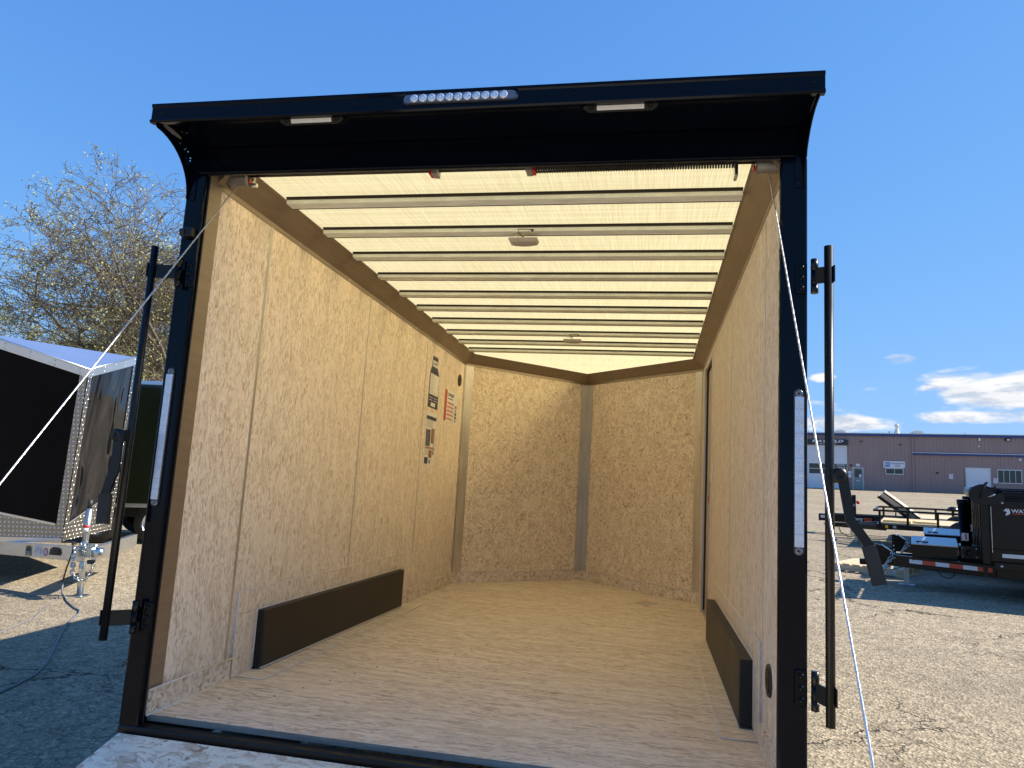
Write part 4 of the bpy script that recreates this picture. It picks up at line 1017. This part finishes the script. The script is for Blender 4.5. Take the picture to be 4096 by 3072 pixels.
    MB().lathe([(0, .01), (.012, .008), (.014, 0)], 10, basis((x0+.20, -hw-.03, 1.20), (1, 0, 0), (0, 0, 1), (0, -1, 0))).build('bolt', M_STEEL, tp_)
    MB().box(x0+.08, x0+.085, -hw-.012, -hw-.004, .60, 1.15).build('edge_band', M_STEEL, bd)
    for x in (2.2, 3.0):
        for s_ in (-1, 1):
            M2 = basis((x, s_*.98, .33), (1, 0, 0), (0, 0, 1), (0, s_, 0))
            wh = MB().lathe([(.2, -.09), (.30, -.1), (.328, -.06), (.33, 0), (.328, .06), (.30, .1), (.2, .09)], 28, M2).build('wheel', M_RUBBER, D)
            MB().lathe([(.2, .085), (.17, .05), (.06, .06), (0, .08)], 20, M2).build('rim', M_BLACK, wh)
    MB().tube([(.36, -.36, .27), (.42, -.37, .20), (.50, -.40, .185), (.56, -.43, .25)], .008, 6).build('brake_wire', M_PBLACK, D)
    if lettering:
        ex, ey = (1, 0, 0), (0, 0, 1); yy = -hw-.001
        text('lettering', 'WATCHDOG', M_WHITEPAPER, bd, (x0+.288, yy, 1.086), ex, ey, .045, .42, .02, 0, .002)
        text('lettering', 'TRAILERS', M_WHITEPAPER, bd, (x0+.51, yy, 1.048), ex, ey, .030, .20, .02, 0, .002)
        MB().box(x0+.30, x0+.482, yy-.002, yy-.0005, 1.070, 1.077).build('underline', M_TAPER, bd)
        dog = [(-.05, .02), (-.03, .03), (-.02, .045), (-.005, .05), (0, .035), (.012, .05), (.022, .03), (.03, 0), (.025, -.02), (-.02, -.045), (-.022, -.02), (-.005, 0), (-.02, .01)]
        MB().slab([(x0+.252+u*.9, yy-.0005, 1.090+v*.95) for u, v in dog], (0, -1, 0), .0015).build('emblem', M_WHITEPAPER, bd)
    return D
J1 = (5.18, 8.67)
make_dump(loc_mat(*J1), 'nearer black dump trailer with white lettering and red-white tape at right')
D2m = loc_mat(J1[0]+.16*math.cos(PHI)-2.1*math.sin(PHI), J1[1]+.16*math.sin(PHI)+2.1*math.cos(PHI))
make_dump(D2m, 'farther black dump trailer, mostly hidden behind the lettered one', False)

# ------------------------------------------------------------------ utility and flat-deck trailers
M_PINE = worn('new_pine_deck', (.62, .47, .27), .6, 0, .15, 6, .1, .1, 40, (1, 8, 8))
def liberty(parent, x, y, z, h):
    text('lettering', 'Liberty', M_WHITEPAPER, parent, (x, y, z), (1, 0, 0), (0, 0, 1), h, h*2.5, .02, .25, .0015)
    for k_ in range(3):
        zz = z+h*.12+k_*h*.3; mb = MB()
        for i in range(4):
            x0 = x+h*2.65+i*h*.4; a = .04*h*math.sin(i*1.6); b = .04*h*math.sin((i+1)*1.6)
            mb.slab([(x0, y-.0005, zz+a), (x0+h*.4, y-.0005, zz+b), (x0+h*.4, y-.0005, zz+b+h*.17), (x0, y-.0005, zz+a+h*.17)], (0, -1, 0), .001)
        mb.build('red_stripe', M_TAPER, parent)
UA = thing('utility_trailer', 'black railed utility trailer with new pine deck, nearer of the two flat trailers', 'trailer', loc_mat(6.16, 15.11))
hw = 1.0
beam('tongue', M_DBLACK, UA, (-.45, 0, .36), (.75, 0, .39), .10, .08)
for s_ in (-1, 1): beam('tongue_brace', M_DBLACK, UA, (-.25, s_*.04, .36), (.62, s_*.85, .40), .10, .06)
br_ = beam('side_frame', M_DBLACK, UA, (.45, -hw, .44), (4.2, -hw, .44), .10, .06)
beam('side_frame', M_DBLACK, UA, (.45, hw, .44), (4.2, hw, .44), .10, .06)
beam('front_frame', M_DBLACK, UA, (.48, -hw+.031, .44), (.48, hw-.031, .44), .09, .06)
for k_ in range(10):
    MB().box(.52, 4.2, -.97+k_*.194, -.78+k_*.194-.006, .492, .528, .002).build('deck_board', M_PINE, UA)
for s_ in (-1, 1):
    beam('top_rail', M_DBLACK, UA, (.40, s_*hw, .765), (4.2, s_*hw, .765), .04, .05)
    for x in (.52, 1.03, 1.56, 2.09, 2.62, 3.2, 3.8): MB().box(x-.022, x+.022, s_*hw-.02, s_*hw+.02, .488, .745, .002).build('rail_post', M_DBLACK, UA)
beam('front_rail', M_DBLACK, UA, (.42, -hw+.026, .765), (.42, hw-.026, .765), .04, .04)
MB().box(-.03, .03, -.03, .03, .0, .31, .003).build('jack_leg', M_STEEL, UA)
MB().cyl((.62, -hw-.038, .70), (.62, -hw-.038, .40), .0, 6).build('stake', M_DBLACK, UA) if False else None
MB().box(.62, .67, -hw-.034, -hw-.0305, .415, .475).build('amber_reflector', mat('amber_plastic', (.75, .42, .01), .35), br_)
MB().box(.55, .60, -hw-.033, -hw-.0305, .42, .47).build('bracket_plate', M_BLACKSATIN, br_); MB().box(.76, .82, -hw-.033, -hw-.0305, .42, .47).build('bracket_plate', M_PGREY, br_)
liberty(UA, -.02, -.30, .345, .05)
MB().slab([(-.05, -.296, .335), (.40, -.296, .335), (.40, -.296, .405), (-.05, -.296, .405)], (0, 1, 0), .02).build('name_plate', M_DBLACK, UA)
chain([(-.35, -.06, .33), (-.3, -.08, .2), (-.15, -.08, .12), (-.02, -.04, .14)], UA, .006, .05, worn('yellow_zinc_chain', (.55, .42, .2), .35, .9))
cpA = beam('coupler', M_STEEL, UA, (-.45, 0, .37), (-.66, 0, .36), .07, .06, .012)
for x in (2.0, 2.75):
    for s_ in (-1, 1):
        M2 = basis((x, s_*1.13, .32), (1, 0, 0), (0, 0, 1), (0, s_, 0))
        wh = MB().lathe([(.2, -.09), (.30, -.1), (.318, -.06), (.32, 0), (.318, .06), (.30, .1), (.2, .09)], 24, M2).build('wheel', M_RUBBER, UA)
        MB().lathe([(.2, .085), (.17, .05), (.06, .06), (0, .08)], 20, M2).build('rim', M_BLACK, wh)
UAm = loc_mat(6.16, 15.11)
M_PLANK = worn('yellow_pine_plank', (.66, .52, .26), .6, 0, .15, 6, .1)
for i, (x0, x1, y0, y1, z0, rz, lab) in enumerate(((.58, 1.10, -.85, -.68, .529, -8, 'pale pine plank end tilted across the railed trailer deck, leftmost'),
                                            (.62, 1.15, -.60, -.42, .529, 4, 'short pine plank lying on the deck behind the leftmost plank'),
                                            (1.15, 1.55, -.80, -.64, .529, -3, 'short pine plank on the deck between the second and third rail posts'))):
    pk = MB().box(-(x1-x0)/2, (x1-x0)/2, -(y1-y0)/2, (y1-y0)/2, 0, .038, .003).build('plank', M_PLANK)
    pk.matrix_world = UAm @ Matrix.Translation(((x0+x1)/2, (y0+y1)/2, z0)) @ Matrix.Rotation(R(rz), 4, 'Z')
    tag(pk, lab, 'plank', 'loose planks on the utility trailer')
UB = thing('flatbed_trailer', 'black flat-deck trailer with raised silver ramp behind the railed trailer', 'trailer', loc_mat(6.60, 17.25))
nk = beam('neck_beam', M_DBLACK, UB, (-.55, -.25, .40), (1.5, -.25, .42), .19, .08)
beam('neck_beam', M_DBLACK, UB, (-.55, .25, .40), (1.5, .25, .42), .19, .08)
beam('cross_member', M_DBLACK, UB, (-.5, -.21, .40), (-.5, .21, .40), .17, .08)
liberty(nk, .02, -.2915, .345, .105)
MB().box(.20, .34, -.293, -.2915, .318, .335).build('white_label', M_WHITEPAPER, nk)
cpb = MB().box(-.75, -.552, -.10, .10, .31, .48, .008).build('coupler', M_DBLACK, UB)
MB().box(-.70, -.58, -.1035, -.101, .38, .45).build('warning_label', M_WHITEPAPER, cpb)
ps = MB().box(.02, .11, -.05, .05, .45, .98, .004).build('jack_mast', M_DBLACK, UB)
MB().box(.03, .10, -.053, -.0505, .70, .76).build('mast_label', M_PGREY, ps)
MB().lathe([(0, .05), (.03, .045), (.045, .0), (.03, -.03)], 14, basis((.16, -.02, .80), (1, 0, 0), (0, 0, 1), (0, -1, 0))).build('red_knob', M_RED, ps)
MB().cyl((-.02, -.08, .48), (-.02, -.08, .74), .035, 12).build('jack_tube', M_STEEL, ps)
MB().box(-.06, .02, -.13, -.08, .50, .62, .006).build('red_bracket', M_RED, ps)
MB().box(-.03, .03, -.03, .03, .0, .31, .003).build('jack_leg', M_STEEL, UB)
for k_ in range(9): MB().box(1.5, 5.2, -1.0+k_*.222, -1.0+k_*.222+.214, .50, .54, .002).build('deck_board', M_PINE, UB)
beam('side_frame', M_DBLACK, UB, (1.35, -1.02, .45), (5.2, -1.02, .45), .09, .05); beam('side_frame', M_DBLACK, UB, (1.35, 1.02, .45), (5.2, 1.02, .45), .09, .05)
beam('front_frame', M_DBLACK, UB, (1.38, -.99, .45), (1.38, .99, .45), .09, .05)
# raised ramp leaning on the deck front
ra_, rb2 = V3((1.42, -.55, .50)), V3((.72, -.75, 1.05)); e = (rb2-ra_).normalized(); yv = V3((.5, -.65, .57)).normalized(); nv = e.cross(yv)
rm = MB().box(0, (rb2-ra_).length, -.09, .09, -.012, .012, .002, basis(ra_, e, yv-e*e.dot(yv), nv)).build('ramp', worn('ramp_plate', (.62, .64, .66), .35, .6, .1, 12), UB)
B = basis(ra_, e, (yv-e*e.dot(yv)).normalized(), nv)
for s_ in (-1, 1):
    sr_ = MB().box(0, (rb2-ra_).length+.02, s_*.115-.022, s_*.115+.022, -.05, .03, .003, B).build('ramp_side', M_DBLACK, rm)
    for k_ in (.12, .55): MB().box(k_, k_+.13, s_*.115-.0235, s_*.115+.0235, .0305, .0325, 0, B).build('white_marker', M_WHITE, rm)
MB().cyl(B @ V3((.45, -.1, -.05)), B @ V3((.38, -.1, -.28)), .014, 8).build('ramp_leg', M_DBLACK, rm)
dm = MB().lathe([(0, .11), (.05, .105), (.10, .075), (.13, .02), (.13, 0), (0, 0)], 20, basis((2.15, -.75, .72), (1, 0, 0), (0, 1, 0), (0, 0, 1))).build('winch_cap', M_BLACKSATIN, UB)
MB().cyl((2.15, -.75, .541), (2.15, -.75, .72), .03, 10).build('cap_stem', M_BLACKSATIN, dm)
for x in (2.8, 3.6):
    for s_ in (-1, 1):
        M2 = basis((x, s_*.9, .30), (1, 0, 0), (0, 0, 1), (0, s_, 0))
        wh = MB().lathe([(.18, -.09), (.28, -.1), (.298, -.06), (.30, 0), (.298, .06), (.28, .1), (.18, .09)], 24, M2).build('wheel', M_RUBBER, UB)
        MB().lathe([(.2, .085), (.17, .05), (.06, .06), (0, .08)], 20, M2).build('rim', M_BLACK, wh)

# ------------------------------------------------------------------ pallet on the asphalt
PT = thing('wooden_pallet', 'weathered wooden pallet lying on the asphalt behind the dump trailer hitch', 'pallet', Matrix.Translation((5.17, 9.98, 0)) @ Matrix.Rotation(R(-34), 4, 'Z'))
M_PAL = worn('weathered_pallet_wood', (.58, .46, .30), .8, 0, .25, 5, .08, .3, 60, (1, 8, 8))
for y in (-.42, 0, .42): MB().box(-.5, .5, y-.02, y+.02, .018, .105, .002).build('stringer', M_PAL, PT)
for k_ in range(7):
    x = -.45+k_*.15; MB().box(x-.05, x+.05, -.45, .45, .106, .124, .002).build('deck_slat', M_PAL, PT)
for x in (-.45, 0, .45): MB().box(x-.05, x+.05, -.45, .45, 0.0, .017, .002).build('bottom_slat', M_PAL, PT)

# ------------------------------------------------------------------ body shop building
BM = Matrix.Translation((16.74, 73.56, 0)) @ Matrix.Rotation(math.atan2(-.1362, .9907), 4, 'Z')
BD = thing('metal_building', 'long low mauve ribbed metal building with blue roof edge across the lot', 'building', BM)
M_MAUVE = worn('mauve_metal_siding', (.315, .225, .205), .55, .1, .07, .6, .08, 0, 80, (1, 1, .3))
M_BLUE = worn('blue_fascia', (.02, .055, .19), .45, 0, .12, 1)
M_RWHITE = worn('white_roof_edge', (.70, .70, .66), .5, 0, .06, 1)
M_GLASS = mat('dark_window_glass', (.03, .04, .03), .06, 0.0)
M_GDOOR = worn('grey_green_door', (.22, .26, .26), .5, 0, .06, 2)
M_WDOOR = worn('white_sectional_door', (.66, .70, .74), .5, 0, .05, 1)
M_FRAME = worn('pale_window_frame', (.62, .66, .66), .5, 0, .06, 2)
M_SIGN = worn('white_sign_board', (.72, .74, .78), .5, 0, .04, 2)
M_LET = mat('dark_sign_letters', (.03, .035, .05), .5)
M_LBLUE = mat('blue_sign_emblem', (.01, .11, .42), .45)
X0, X1, HB = -9.0, 32.0, 5.22
vs, fs = [], []; x = X0; prof = []
while x < X1:
    prof += [(x, 0), (x+.20, 0), (x+.225, -.03), (x+.275, -.03)]; x += .30
prof.append((X1, 0))
for a, b in prof: vs += [(a, b, 0), (a, b, HB)]
fs = [(2*i, 2*i+2, 2*i+3, 2*i+1) for i in range(len(prof)-1)]
MB().add(vs, fs).build('front_wall', M_MAUVE, BD)
MB().box(X0, X1, .002, 14, 0, HB).build('wall_shell', M_MAUVE, BD)
MB().slab([(X0-.1, -.25, HB+.20), (X1+.1, -.25, HB+.20), (X1+.1, 14.2, HB+.55), (X0-.1, 14.2, HB+.55)], (0, 0, 1), .06).build('roof', M_RWHITE, BD)
box('fascia', M_BLUE, BD, X0-.1, X1+.1, -.20, -.035, HB-.04, HB+.19, .01)
st_ = box('blue_band', M_BLUE, BD, 9.0, 31, -.16, -.034, 3.47, 3.66, .01)
box('band_cap', M_RWHITE, st_, 8.97, 31, -.17, -.035, 3.661, 3.71, .005)
dn = box('downspout', M_MAUVE, BD, 8.93, 9.06, -.13, -.033, .03, HB-.05, .02)
# roller door with the awning sign
rd = thing_part = box('overhead_door', M_WDOOR, BD, -.9, 3.35, -.07, -.034, .05, 4.22)
for k_ in range(7): box('door_section', M_WDOOR, rd, -.88, 3.33, -.084, -.0705, .06+k_*.6, .06+k_*.6+.585, .004)
wr = box('window_row', M_FRAME, rd, -.12, 3.36, -.096, -.0845, 1.42, 2.49, .004)
for k_ in range(3):
    for r_ in range(2): box('pane', M_GLASS, wr, -.06+k_*1.14, 1.04+k_*1.14, -.099, -.0965, 1.47+r_*.51, 1.93+r_*.51)
text('lettering', 'MAYFIELD', M_SIGN, rd, (2.80, -.1, 2.27), (1, 0, 0), (0, 0, 1), .13, .75, .02, 0, .003, 'CENTER')
text('lettering', 'OFFICE', M_SIGN, rd, (2.80, -.1, 2.0), (1, 0, 0), (0, 0, 1), .17, .75, .02, 0, .003, 'CENTER')
aw = MB().tube([(-.9, -.10, 4.53), (3.42, -.10, 4.53)], .27, 20).build('awning_sign', worn('black_awning', (.018, .019, .022), .4, 0, .2, 2), BD)
MB().box(-.9, 3.42, -.385, -.365, 4.29, 4.78, .01).build('awning_face', MATS['black_awning'], aw)
text('lettering', 'MAYFIELD', M_SIGN, aw, (1.62, -.387, 4.50), (1, 0, 0), (0, 0, 1), .24, 2.8, .03, .25, .003, 'CENTER')
text('lettering', 'AUTO BODY', M_SIGN, aw, (1.62, -.387, 4.32), (1, 0, 0), (0, 0, 1), .12, 1.6, .02, .25, .003, 'CENTER')
# personnel door
fd = box('entry_door', M_GDOOR, BD, 3.86, 4.70, -.075, -.034, .06, 2.09)
for a in ((3.80, 3.86, .05, 2.15), (4.70, 4.76, .05, 2.15), (3.861, 4.699, 2.091, 2.15)): box('door_frame', M_FRAME, fd, a[0], a[1], -.09, -.034, a[2], a[3])
box('pane', M_GLASS, fd, 4.0, 4.58, -.08, -.0755, 1.2, 1.98); box('notice', M_SIGN, fd, 4.38, 4.55, -.083, -.0805, 1.22, 1.50)
box('nameplate', M_SIGN, fd, 4.12, 4.42, -.079, -.0755, .86, .92); MB().cyl((3.93, -.13, 1.10), (3.93, -.074, 1.10), .04, 10).build('door_knob', M_STEEL, fd)
box('small_sign', M_SIGN, BD, 4.14, 4.46, -.06, -.034, 2.26, 2.51); box('mail_box', M_SIGN, BD, 3.43, 3.70, -.12, -.034, 1.16, 1.48, .01); box('small_sign', M_SIGN, BD, 3.42, 3.72, -.06, -.034, 1.55, 1.78)
MB().lathe([(0, .12), (.07, .09), (.09, 0)], 12, basis((3.69, -.034, 2.33), (1, 0, 0), (0, 0, 1), (0, -1, 0))).build('wall_lamp', M_BLACKSATIN, BD)
for x, z in ((4.62, 4.65), (7.98, 4.41)): box('conduit_box', M_BLACKSATIN, BD, x-.12, x+.12, -.10, -.034, z-.04, z+.04, .01)
# collision repair sign and window
sg = box('shop_sign', M_SIGN, BD, 6.50, 8.33, -.12, -.04, 2.20, 2.83, .01)
MB().slab([(6.62, -.1205, 2.36), (6.66, -.1205, 2.31), (7.04, -.1205, 2.31), (7.08, -.1205, 2.36), (7.08, -.1205, 2.66), (7.04, -.1205, 2.71), (6.66, -.1205, 2.71), (6.62, -.1205, 2.66)], (0, -1, 0), .004).build('emblem', M_LBLUE, sg)
text('lettering', 'PPG', M_SIGN, sg, (6.85, -.125, 2.40), (1, 0, 0), (0, 0, 1), .22, .40, .02, 0, .003, 'CENTER')
text('lettering', 'COLLISION REPAIR', M_LET, sg, (7.70, -.121, 2.54), (1, 0, 0), (0, 0, 1), .15, 1.08, .015, 0, .003, 'CENTER')
text('lettering', 'CENTER', M_LET, sg, (7.70, -.121, 2.33), (1, 0, 0), (0, 0, 1), .15, .45, .015, 0, .003, 'CENTER')
def window(x0, x1, z0, z1, n_):
    f_ = box('window', M_FRAME, BD, x0, x1, -.09, -.034, z0, z1, .01)
    wd_ = (x1-x0-.08)/n_
    for k_ in range(n_): box('pane', M_GLASS, f_, x0+.06+k_*wd_, x0+.02+(k_+1)*wd_, -.094, -.0905, z0+.08, z1-.08)
window(6.66, 8.19, 1.57, 2.19, 2); window(15.8, 17.72, 1.05, 2.32, 4)
bg_ = box('overhead_door', M_WDOOR, BD, 13.36, 15.20, -.07, -.034, .05, 2.33)
for k_ in range(4): box('door_section', M_WDOOR, bg_, 13.38, 15.18, -.084, -.0705, .06+k_*.565, .06+k_*.565+.55, .004)
for a in ((13.28, 13.36, .05, 2.41), (15.20, 15.28, .05, 2.41), (13.361, 15.199, 2.331, 2.41)): box('door_frame', M_FRAME, bg_, a[0], a[1], -.10, -.034, a[2], a[3])
for x, z in ((11.96, 1.33), (15.48, 1.06)):
    ns = box('notice_sign', M_SIGN, BD, x, x+.31, -.06, -.034, z, z+.45)
    text('lettering', 'NO', M_TAPER, ns, (x+.155, -.061, z+.34), (1, 0, 0), (0, 0, 1), .07, None, .02, 0, .002, 'CENTER')
    text('lettering', 'PARKING', M_TAPER, ns, (x+.155, -.061, z+.25), (1, 0, 0), (0, 0, 1), .06, .26, .02, 0, .002, 'CENTER')
    for k_ in range(3): box('print_line', M_PGREY, ns, x+.06, x+.25, -.062, -.0605, z+.06+k_*.05, z+.075+k_*.05)
lf = box('flood_light', M_BLACKSATIN, BD, 16.53, 16.93, -.26, -.034, 4.90, 5.12, .02); box('lens', M_SIGN, lf, 16.60, 16.86, -.27, -.261, 4.95, 5.07)
MB().lathe([(0, .16), (.09, .12), (.13, .04), (.13, 0)], 16, basis((17.63, -.034, 3.25), (1, 0, 0), (0, 0, 1), (0, -1, 0))).build('dome_lamp', M_SIGN, BD)
box('lamp_bracket', M_SIGN, BD, 14.42, 14.58, -.14, -.034, 4.88, 5.16, .02); box('camera_box', M_WHITE, BD, 14.37, 14.50, -.2, -.034, 4.32, 4.43, .01); box('conduit_box', M_BLACKSATIN, BD, 10.9, 11.1, -.09, -.034, 1.78, 1.92, .01)
def skylight(x0, x1):
    N_ = 8; z0, h = HB+.28, .3; vs = []
    for k_ in range(N_+1):
        u = k_/N_; x = x0+(x1-x0)*u; z = z0+h*math.sqrt(max(0, 1-(2*u-1)**2))*.95
        vs += [(x, .25, z), (x, 1.6, z+.03)]
    mb = MB().add(vs, [(2*i, 2*i+2, 2*i+3, 2*i+1) for i in range(N_)]+[tuple(range(0, 2*N_+2, 2)), tuple(range(1, 2*N_+2, 2))])
    s_ = mb.build('skylight', worn('milky_skylight', (.55, .58, .55), .3, 0, .08, 2), BD)
    MB().box(x0-.04, x1+.04, .21, 1.64, HB+.20, z0, .01).build('skylight_curb', M_RWHITE, s_)
skylight(2.28, 3.38); skylight(9.03, 10.12)
vt = MB().lathe([(.27, 0), (.2, .22), (.13, .45), (.13, .62), (.19, .64), (.19, .86), (.13, .88), (0, .88)], 16, basis((7.82, .5, HB+.26), (1, 0, 0), (0, 1, 0), (0, 0, 1))).build('roof_vent', worn('old_white_vent', (.62, .60, .54), .6, 0, .12, 3), BD)
for x in (-.02, 7.15, 13.5): MB().cyl((x, .4, HB+.2), (x, .4, HB+.5), .04, 8).build('vent_pipe', M_PGREY, BD)

# ------------------------------------------------------------------ house far behind the trees
HS = thing('house', 'white house with brown roof glimpsed through the trees at left', 'house', Matrix.Translation((-39.5, 51.5, 0)) @ Matrix.Rotation(R(28), 4, 'Z'))
M_HW = worn('white_siding', (.72, .71, .68), .6, 0, .05, 1); M_HR = worn('brown_shingles', (.16, .10, .075), .85, 0, .2, 2)
box('wall', M_HW, HS, -8, 8, 0, 8, 0, 6.2)
MB().slab([(-8.4, -.5, 6.0), (8.4, -.5, 6.0), (8.4, 4, 8.8), (-8.4, 4, 8.8)], (0, -.53, .85), .18).build('roof', M_HR, HS)
MB().slab([(-8.4, 8.5, 6.0), (8.4, 8.5, 6.0), (8.4, 4, 8.8), (-8.4, 4, 8.8)], (0, .53, .85), .18).build('roof', M_HR, HS)
for x in (-8, 8): MB().add([(x, 0, 6.2), (x, 8, 6.2), (x, 4, 8.7)], [(0, 1, 2)]).build('gable', M_HW, HS)
for z in (1.0, 3.9):
    for x in (-6, -2.5, 1.0, 4.8):
        f_ = box('window', M_HW, HS, x, x+1.2, -.05, -.002, z, z+1.4); box('pane', M_GLASS, f_, x+.1, x+1.1, -.07, -.051, z+.1, z+1.3)

# ------------------------------------------------------------------ trees
M_BARK = worn('grey_brown_bark', (.115, .092, .066), .9, 0, .3, 8, .05, .5, 30)
M_BUD = mat('spring_bud_leaf', (.33, .33, .12), .6, 0, Transmission_Weight=0.0)
M_BUD2 = mat('olive_young_leaf', (.22, .22, .06), .6)
def make_tree(name, label, base, height, spread, levels, seed, leaf_m, leafn, lsize, lean=(0, 0), limbs=7, fork=3, trunk_h=.16, r0=.32, up_bias=.25):
    rg = random.Random(seed)
    TR = thing(name, label, 'tree', Matrix.Translation(base), 'trees at left')
    V, F, LV, LF = [], [], [], []
    def seg_tube(pts, rads, k):
        o_ = len(V); up = None
        for i, q in enumerate(pts):
            tg = (pts[min(i+1, len(pts)-1)]-pts[max(i-1, 0)]).normalized()
            up_v = tg.orthogonal().normalized() if up is None else (up-tg*up.dot(tg)).normalized()
            up = up_v; sd_ = tg.cross(up)
            for j in range(k):
                a = 2*math.pi*j/k; V.append((q+(up*math.cos(a)+sd_*math.sin(a))*rads[i])[:])
        for i in range(len(pts)-1):
            for j in range(k):
                l = (j+1) % k; F.append((o_+i*k+j, o_+i*k+l, o_+(i+1)*k+l, o_+(i+1)*k+j))
    C0 = V3((lean[0], lean[1], height*.60))
    def inside(q): return ((q.x-C0.x)/spread)**2+((q.y-C0.y)/spread)**2+((q.z-C0.z)/(height*.44))**2
    def leafs(q, d_):
        for _ in range(leafn):
            if rg.random() < .25: continue
            c = q+V3((rg.gauss(0, .10), rg.gauss(0, .10), rg.gauss(0, .10)))
            a = V3((rg.gauss(0, 1), rg.gauss(0, 1), rg.gauss(0, 1))).normalized(); b = a.orthogonal().normalized(); s_ = lsize*rg.uniform(.5, 1.3); o_ = len(LV)
            LV.extend([(c-a*s_*.6)[:], (c+b*s_*.35)[:], (c+a*s_*.7)[:], (c-b*s_*.35)[:]]); LF.append((o_, o_+1, o_+2, o_+3))
    def grow(p0, d_, ln, r, lv):
        n_ = 4 if lv < 3 else 3
        pts = [p0]; dd = d_.copy()
        for i in range(n_):
            k = .12+.035*lv
            dd = (dd+V3((rg.gauss(0, k), rg.gauss(0, k), rg.gauss(0, k)+up_bias*.25*(1 if lv < 4 else -.2)))).normalized()
            pts.append(pts[-1]+dd*ln/n_)
        re = r*(.62 if lv else .75)
        seg_tube(pts, [r+(re-r)*i/n_ for i in range(n_+1)], 7 if lv < 2 else (4 if lv < 4 else 3))
        if lv >= levels:
            leafs(pts[-1], dd); leafs(pts[-2], dd)
            return
        if lv >= levels-1: leafs(pts[-1], dd)
        nc = limbs if lv == 0 else fork+(1 if rg.random() < .4 else 0)
        ph = rg.random()*6.28
        for c in range(nc):
            t_ = 1.0 if c == 0 and lv else rg.uniform(.35, 1.0) if lv else rg.uniform(.6, 1)
            i = min(n_-1, int(t_*n_)); q = pts[i]+(pts[i+1]-pts[i])*(t_*n_-i) if t_ < 1 else pts[-1]
            an = rg.uniform(.32, .75) if lv else rg.uniform(.45, 1.05)
            if c == 0: an *= .4
            az = ph+c*2.4+rg.gauss(0, .3)
            o1 = dd.orthogonal().normalized(); o2 = dd.cross(o1)
            nd = (dd*math.cos(an)+(o1*math.cos(az)+o2*math.sin(az))*math.sin(an)).normalized()
            if lv == 0: nl = height*.30*rg.uniform(.75, 1.1)
            else: nl = ln*rg.uniform(.62, .84)
            tipq = q+nd*nl
            ins = inside(tipq)
            if ins > 1.0: nl *= max(.3, 1.0/ins**.8)
            if ins > 1.7: continue
            if tipq.z < height*.10: nd.z = abs(nd.z)
            grow(q, nd, nl, max(.011, re*(.88 if c == 0 else rg.uniform(.5, .75))), lv+1)
    grow(V3((0, 0, 0)), V3((lean[0]*.03, lean[1]*.03, 1)).normalized(), height*trunk_h, r0, 0)
    me = bpy.data.meshes.new('trunk'); me.from_pydata(V, [], F); me.polygons.foreach_set('use_smooth', [True]*len(F)); me.materials.append(M_BARK)
    o_ = bpy.data.objects.new('trunk', me); COL.objects.link(o_); o_.parent = TR
    me = bpy.data.meshes.new('crown'); me.from_pydata(LV, [], LF); me.materials.append(leaf_m)
    o_ = bpy.data.objects.new('crown', me); COL.objects.link(o_); o_.parent = TR
    print(name, len(F), len(LF))
    return TR
make_tree('budding_tree', 'large spreading tree with bare twigs and first buds, nearest at left', (-13.7, 21.3, 0), 12.9, 6.6, 7, 11, M_BUD, 2, .058, limbs=10, fork=3, r0=.40).scale = (.92, .92, .85)
make_tree('leafing_tree', 'smaller olive-green leafing tree standing behind the big bare tree', (-28.0, 32.5, 0), 10.5, 5.5, 5, 5, M_BUD2, 7, .13, limbs=8, fork=3)
make_tree('leafing_tree', 'low yellow-green tree at the far left edge behind the V-nose trailer roof', (-34.5, 34.0, 0), 7.6, 5.0, 5, 23, M_BUD2, 7, .13, limbs=8, fork=3)
make_tree('leafing_tree', 'bushy yellow-green tree just left of the open trailer, behind the dark trailer', (-20.5, 30.5, 0), 6.8, 4.6, 5, 31, M_BUD2, 7, .12, limbs=8, fork=3)
